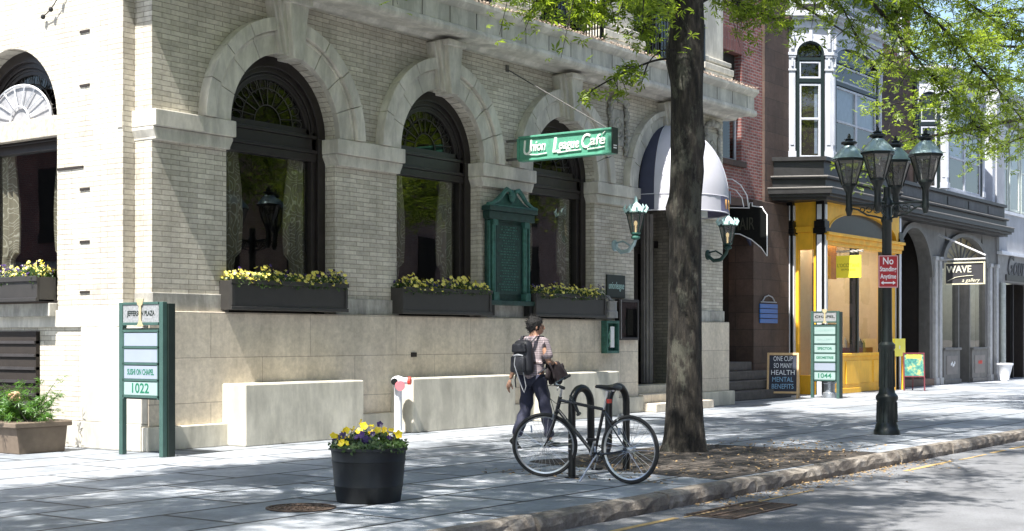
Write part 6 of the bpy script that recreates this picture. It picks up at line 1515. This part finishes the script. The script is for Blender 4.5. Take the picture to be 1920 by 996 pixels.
T = dict(pel=n3(0, 0, .97, .135), hl=n3(0, .085, .89, .112), m1=n3(-.015, .10, .70, .100), kl=n3(-.03, .105, .50, .086), m2=n3(-.14, .105, .32, .080), al=n3(-.25, .10, .15, .072), hr=n3(.01, -.085, .89, .112), m3=n3(.075, -.10, .70, .100), kr=n3(.13, -.105, .49, .086), m4=n3(.18, -.105, .30, .080), ar=n3(.22, -.10, .12, .072))
trs = skinned("trousers", T, [('pel', 'hl'), ('hl', 'm1'), ('m1', 'kl'), ('kl', 'm2'), ('m2', 'al'), ('pel', 'hr'), ('hr', 'm3'), ('m3', 'kr'), ('kr', 'm4'), ('m4', 'ar')], 'pel')
r3 = random.Random(5)
trs.v = [(x * 1.0 + .007 * math.sin(z * 34 + y * 20), y + .006 * math.sin(z * 27 + x * 30), z) for x, y, z in trs.v]
trs.build("trousers", navy, pr, smooth=True)
S = dict(w0=n3(0, 0, .87, .150), w=n3(0, 0, .95, .150), sp=n3(.01, 0, 1.10, .145), ch=n3(.01, 0, 1.27, .155), nb=n3(.0, 0, 1.415, .092), nk=n3(.01, 0, 1.475, .080), sl=n3(-.01, .165, 1.385, .090), al=n3(-.045, .215, 1.24, .072), el=n3(-.062, .235, 1.17, .068), sr=n3(0, -.165, 1.385, .090), ar=n3(.01, -.22, 1.24, .072), er=n3(.018, -.245, 1.17, .068))
shm = skinned("shirt", S, [("w0", "w"), ('w', 'sp'), ('sp', 'ch'), ('ch', 'nb'), ('nb', 'nk'), ('nb', 'sl'), ('sl', 'al'), ('al', 'el'), ('nb', 'sr'), ('sr', 'ar'), ('ar', 'er')], 'ch')
shm.v = [(x * (.86 if abs(y) < .2 else 1) + .004 * math.sin(z * 40 + y * 30), y * 1.04, z) for x, y, z in shm.v]
shm.build("shirt", shirtm, pr, smooth=True)
MB().tube([(.055 * math.cos(R(q)) + .012, .06 * math.sin(R(q)), 1.475 + .012 * math.cos(R(q))) for q in range(0, 360, 24)], .016, 6, True).build("collar", simple("pink_collar", (.62, .36, .40), .8), pr, smooth=True)
hr_ = MB().ball((-.014, 0, .030), .108, 18, (1.04, .88, 1.14), HM)
r4 = random.Random(8); k2 = len(hr_.v)
hinv = HM.inverted()
hv = []
for p in hr_.v:
    q = hinv @ Vector(p)
    if q.x > .055 and q.z < .05: q = q * .80          # open over the face
    if q.z < -.05 and q.x > -.02: q = q * .84
    elif q.z < -.05: q.y *= .86; q.z -= .012
    q += Vector((r4.uniform(-.007, .007), r4.uniform(-.007, .007), r4.uniform(-.006, .010)))
    hv.append(tuple(HM @ q))
hr_.v = hv
hair_o = hr_.build("hair", hairm, pr, smooth=True)
hc = HM @ Vector((-.014, 0, .03)); hp, hn = [], []
for p in hv:
    q = hinv @ Vector(p)
    if q.x > .05 and q.z < .06 or (q.z < -.05 and q.x > -.02): continue
    for k9 in range(4): hp.append((p[0] + r4.uniform(-.012, .012), p[1] + r4.uniform(-.012, .012), p[2] + r4.uniform(-.012, .012))); hn.append(tuple(Vector((r4.uniform(-1, 1), r4.uniform(-1, 1), r4.uniform(-1, 1)))))
scatter("hair_strands", hairm, np.array(hp), np.array(hn), .019, OVAL, 17, hair_o, .3)
gl_ = MB()
for s_ in (-1, 1): gl_.tube([HM @ Vector((.098, s_ * .032 + .02 * math.cos(R(q)), .010 + .015 * math.sin(R(q)))) for q in range(0, 360, 45)], .0022, 4, True).tube([HM @ Vector((.098, s_ * .052, .014)), HM @ Vector((.01, s_ * .084, .014))], .0022, 4)
gl_.build("glasses", black, pr)
for (x_, y_, pitch) in ((-.255, .10, R(32)), (.245, -.10, R(-6))):
    Mf = Matrix.Translation((x_, y_, .085 if pitch > .1 else .055)) @ Matrix.Rotation(pitch, 4, 'Y')
    s5 = MB()
    for i, (xx, hw_, zb_, zt_) in enumerate(((-.085, .025, -.05, .0), (-.07, .036, -.055, .035), (-.02, .038, -.055, .05), (.05, .040, -.055, .01), (.11, .046, -.055, -.01), (.16, .040, -.055, -.018), (.19, .020, -.05, -.03))):
        for j in range(10):
            a = 2 * math.pi * j / 10; s5.v.append(tuple(Mf @ Vector((xx, hw_ * math.cos(a), (zt_ + zb_) / 2 + (zt_ - zb_) / 2 * math.sin(a)))))
    s5.f = [(i * 10 + j, i * 10 + (j + 1) % 10, (i + 1) * 10 + (j + 1) % 10, (i + 1) * 10 + j) for i in range(6) for j in range(10)] + [tuple(range(10)), tuple(range(60, 70))]
    s5.build("shoe", black, pr, smooth=True)
HD = R(-4)
pr.location = (15.37, 10.84, .005); pr.rotation_euler = (0, 0, HD)
bp = thing("backpack", "black backpack with grey cords worn by the walking person", "backpack")
def rbox(x0, x1, y0, y1, z0, z1, name, mat, par, bv=.03, tp=0):
    m_ = MB().box(x0, x1, y0, y1, z0, z1)
    if tp: m_.v = [(x, y * (1 - tp) if z > (z0 + z1) / 2 else y, z) for x, y, z in m_.v]
    o = m_.build(name, mat, par, bevel=bv); o.modifiers['bevel'].segments = 4; o.data.polygons.foreach_set('use_smooth', [True] * len(o.data.polygons)); return o
rbox(-.30, -.125, -.155, .155, .97, 1.43, "pack_body", packm, bp, .075, .22)
rbox(-.35, -.28, -.125, .125, 1.0, 1.22, "front_pocket", packm, bp, .03, .1)
rbox(-.325, -.27, -.12, .12, 1.26, 1.38, "top_flap", packm, bp, .025, .1)
MB().tube([(-.30, -.02, 1.22), (-.352, .02, 1.21), (-.36, .03, 1.1), (-.345, -.02, .95), (-.31, -.06, .80), (-.30, -.09, .74), (-.30, -.12, .82), (-.33, -.10, 1.0), (-.345, -.06, 1.18)], .0065, 5).tube([(-.34, -.10, 1.22), (-.355, -.03, 1.235), (-.355, .05, 1.22)], .010, 5).build("grey_cord", packgrey, bp)
for s_ in (-1, 1):
    MB().tube([(-.16, s_ * .10, 1.40), (-.08, s_ * .125, 1.475), (.03, s_ * .13, 1.475), (.13, s_ * .13, 1.38), (.15, s_ * .13, 1.22), (.08, s_ * .16, 1.06), (-.1, s_ * .165, .99)], .018, 8, flat=.5).build("shoulder_strap", packm, bp)
MB().tube([(-.15, -.03, 1.42), (-.15, 0, 1.455), (-.15, .03, 1.42)], .008, 6).build("grab_loop", packgrey, bp)
MB().tube([(-.16, .16, .98), (-.17, .175, .90), (-.16, .17, .80)], .010, 5).build("dangling_strap", packm, bp)
bp.location = pr.location; bp.rotation_euler = (0, 0, HD)
jk = thing("jacket", "dark burgundy jacket draped over the walking person's right forearm", "jacket")
jm = MB(); nu, nv_ = 14, 18
for i in range(nu + 1):
    for j in range(nv_ + 1):
        u, v_ = i / nu, j / nv_ * 2 - 1
        x_ = .03 + .26 * u + .05 * abs(v_) * u; drop = (.24 + .06 * math.sin(u * 5)) * abs(v_) ** 1.3
        y_ = -.245 + math.copysign(min(abs(v_), 1) ** .6 * .055, v_) + .014 * math.sin(u * 16 + v_ * 3) - .02 * u
        jm.v.append((x_ + .02 * math.sin(v_ * 5), y_, 1.165 - drop - .05 * u + .012 * math.sin(u * 13)))
jm.f = [(i * (nv_ + 1) + j, (i + 1) * (nv_ + 1) + j, (i + 1) * (nv_ + 1) + j + 1, i * (nv_ + 1) + j + 1) for i in range(nu) for j in range(nv_)]
jo = jm.build("cloth", burg, jk, smooth=True, recalc=False); so_ = jo.modifiers.new('t', 'SOLIDIFY'); so_.thickness = .025
jk.location = pr.location; jk.rotation_euler = (0, 0, HD)
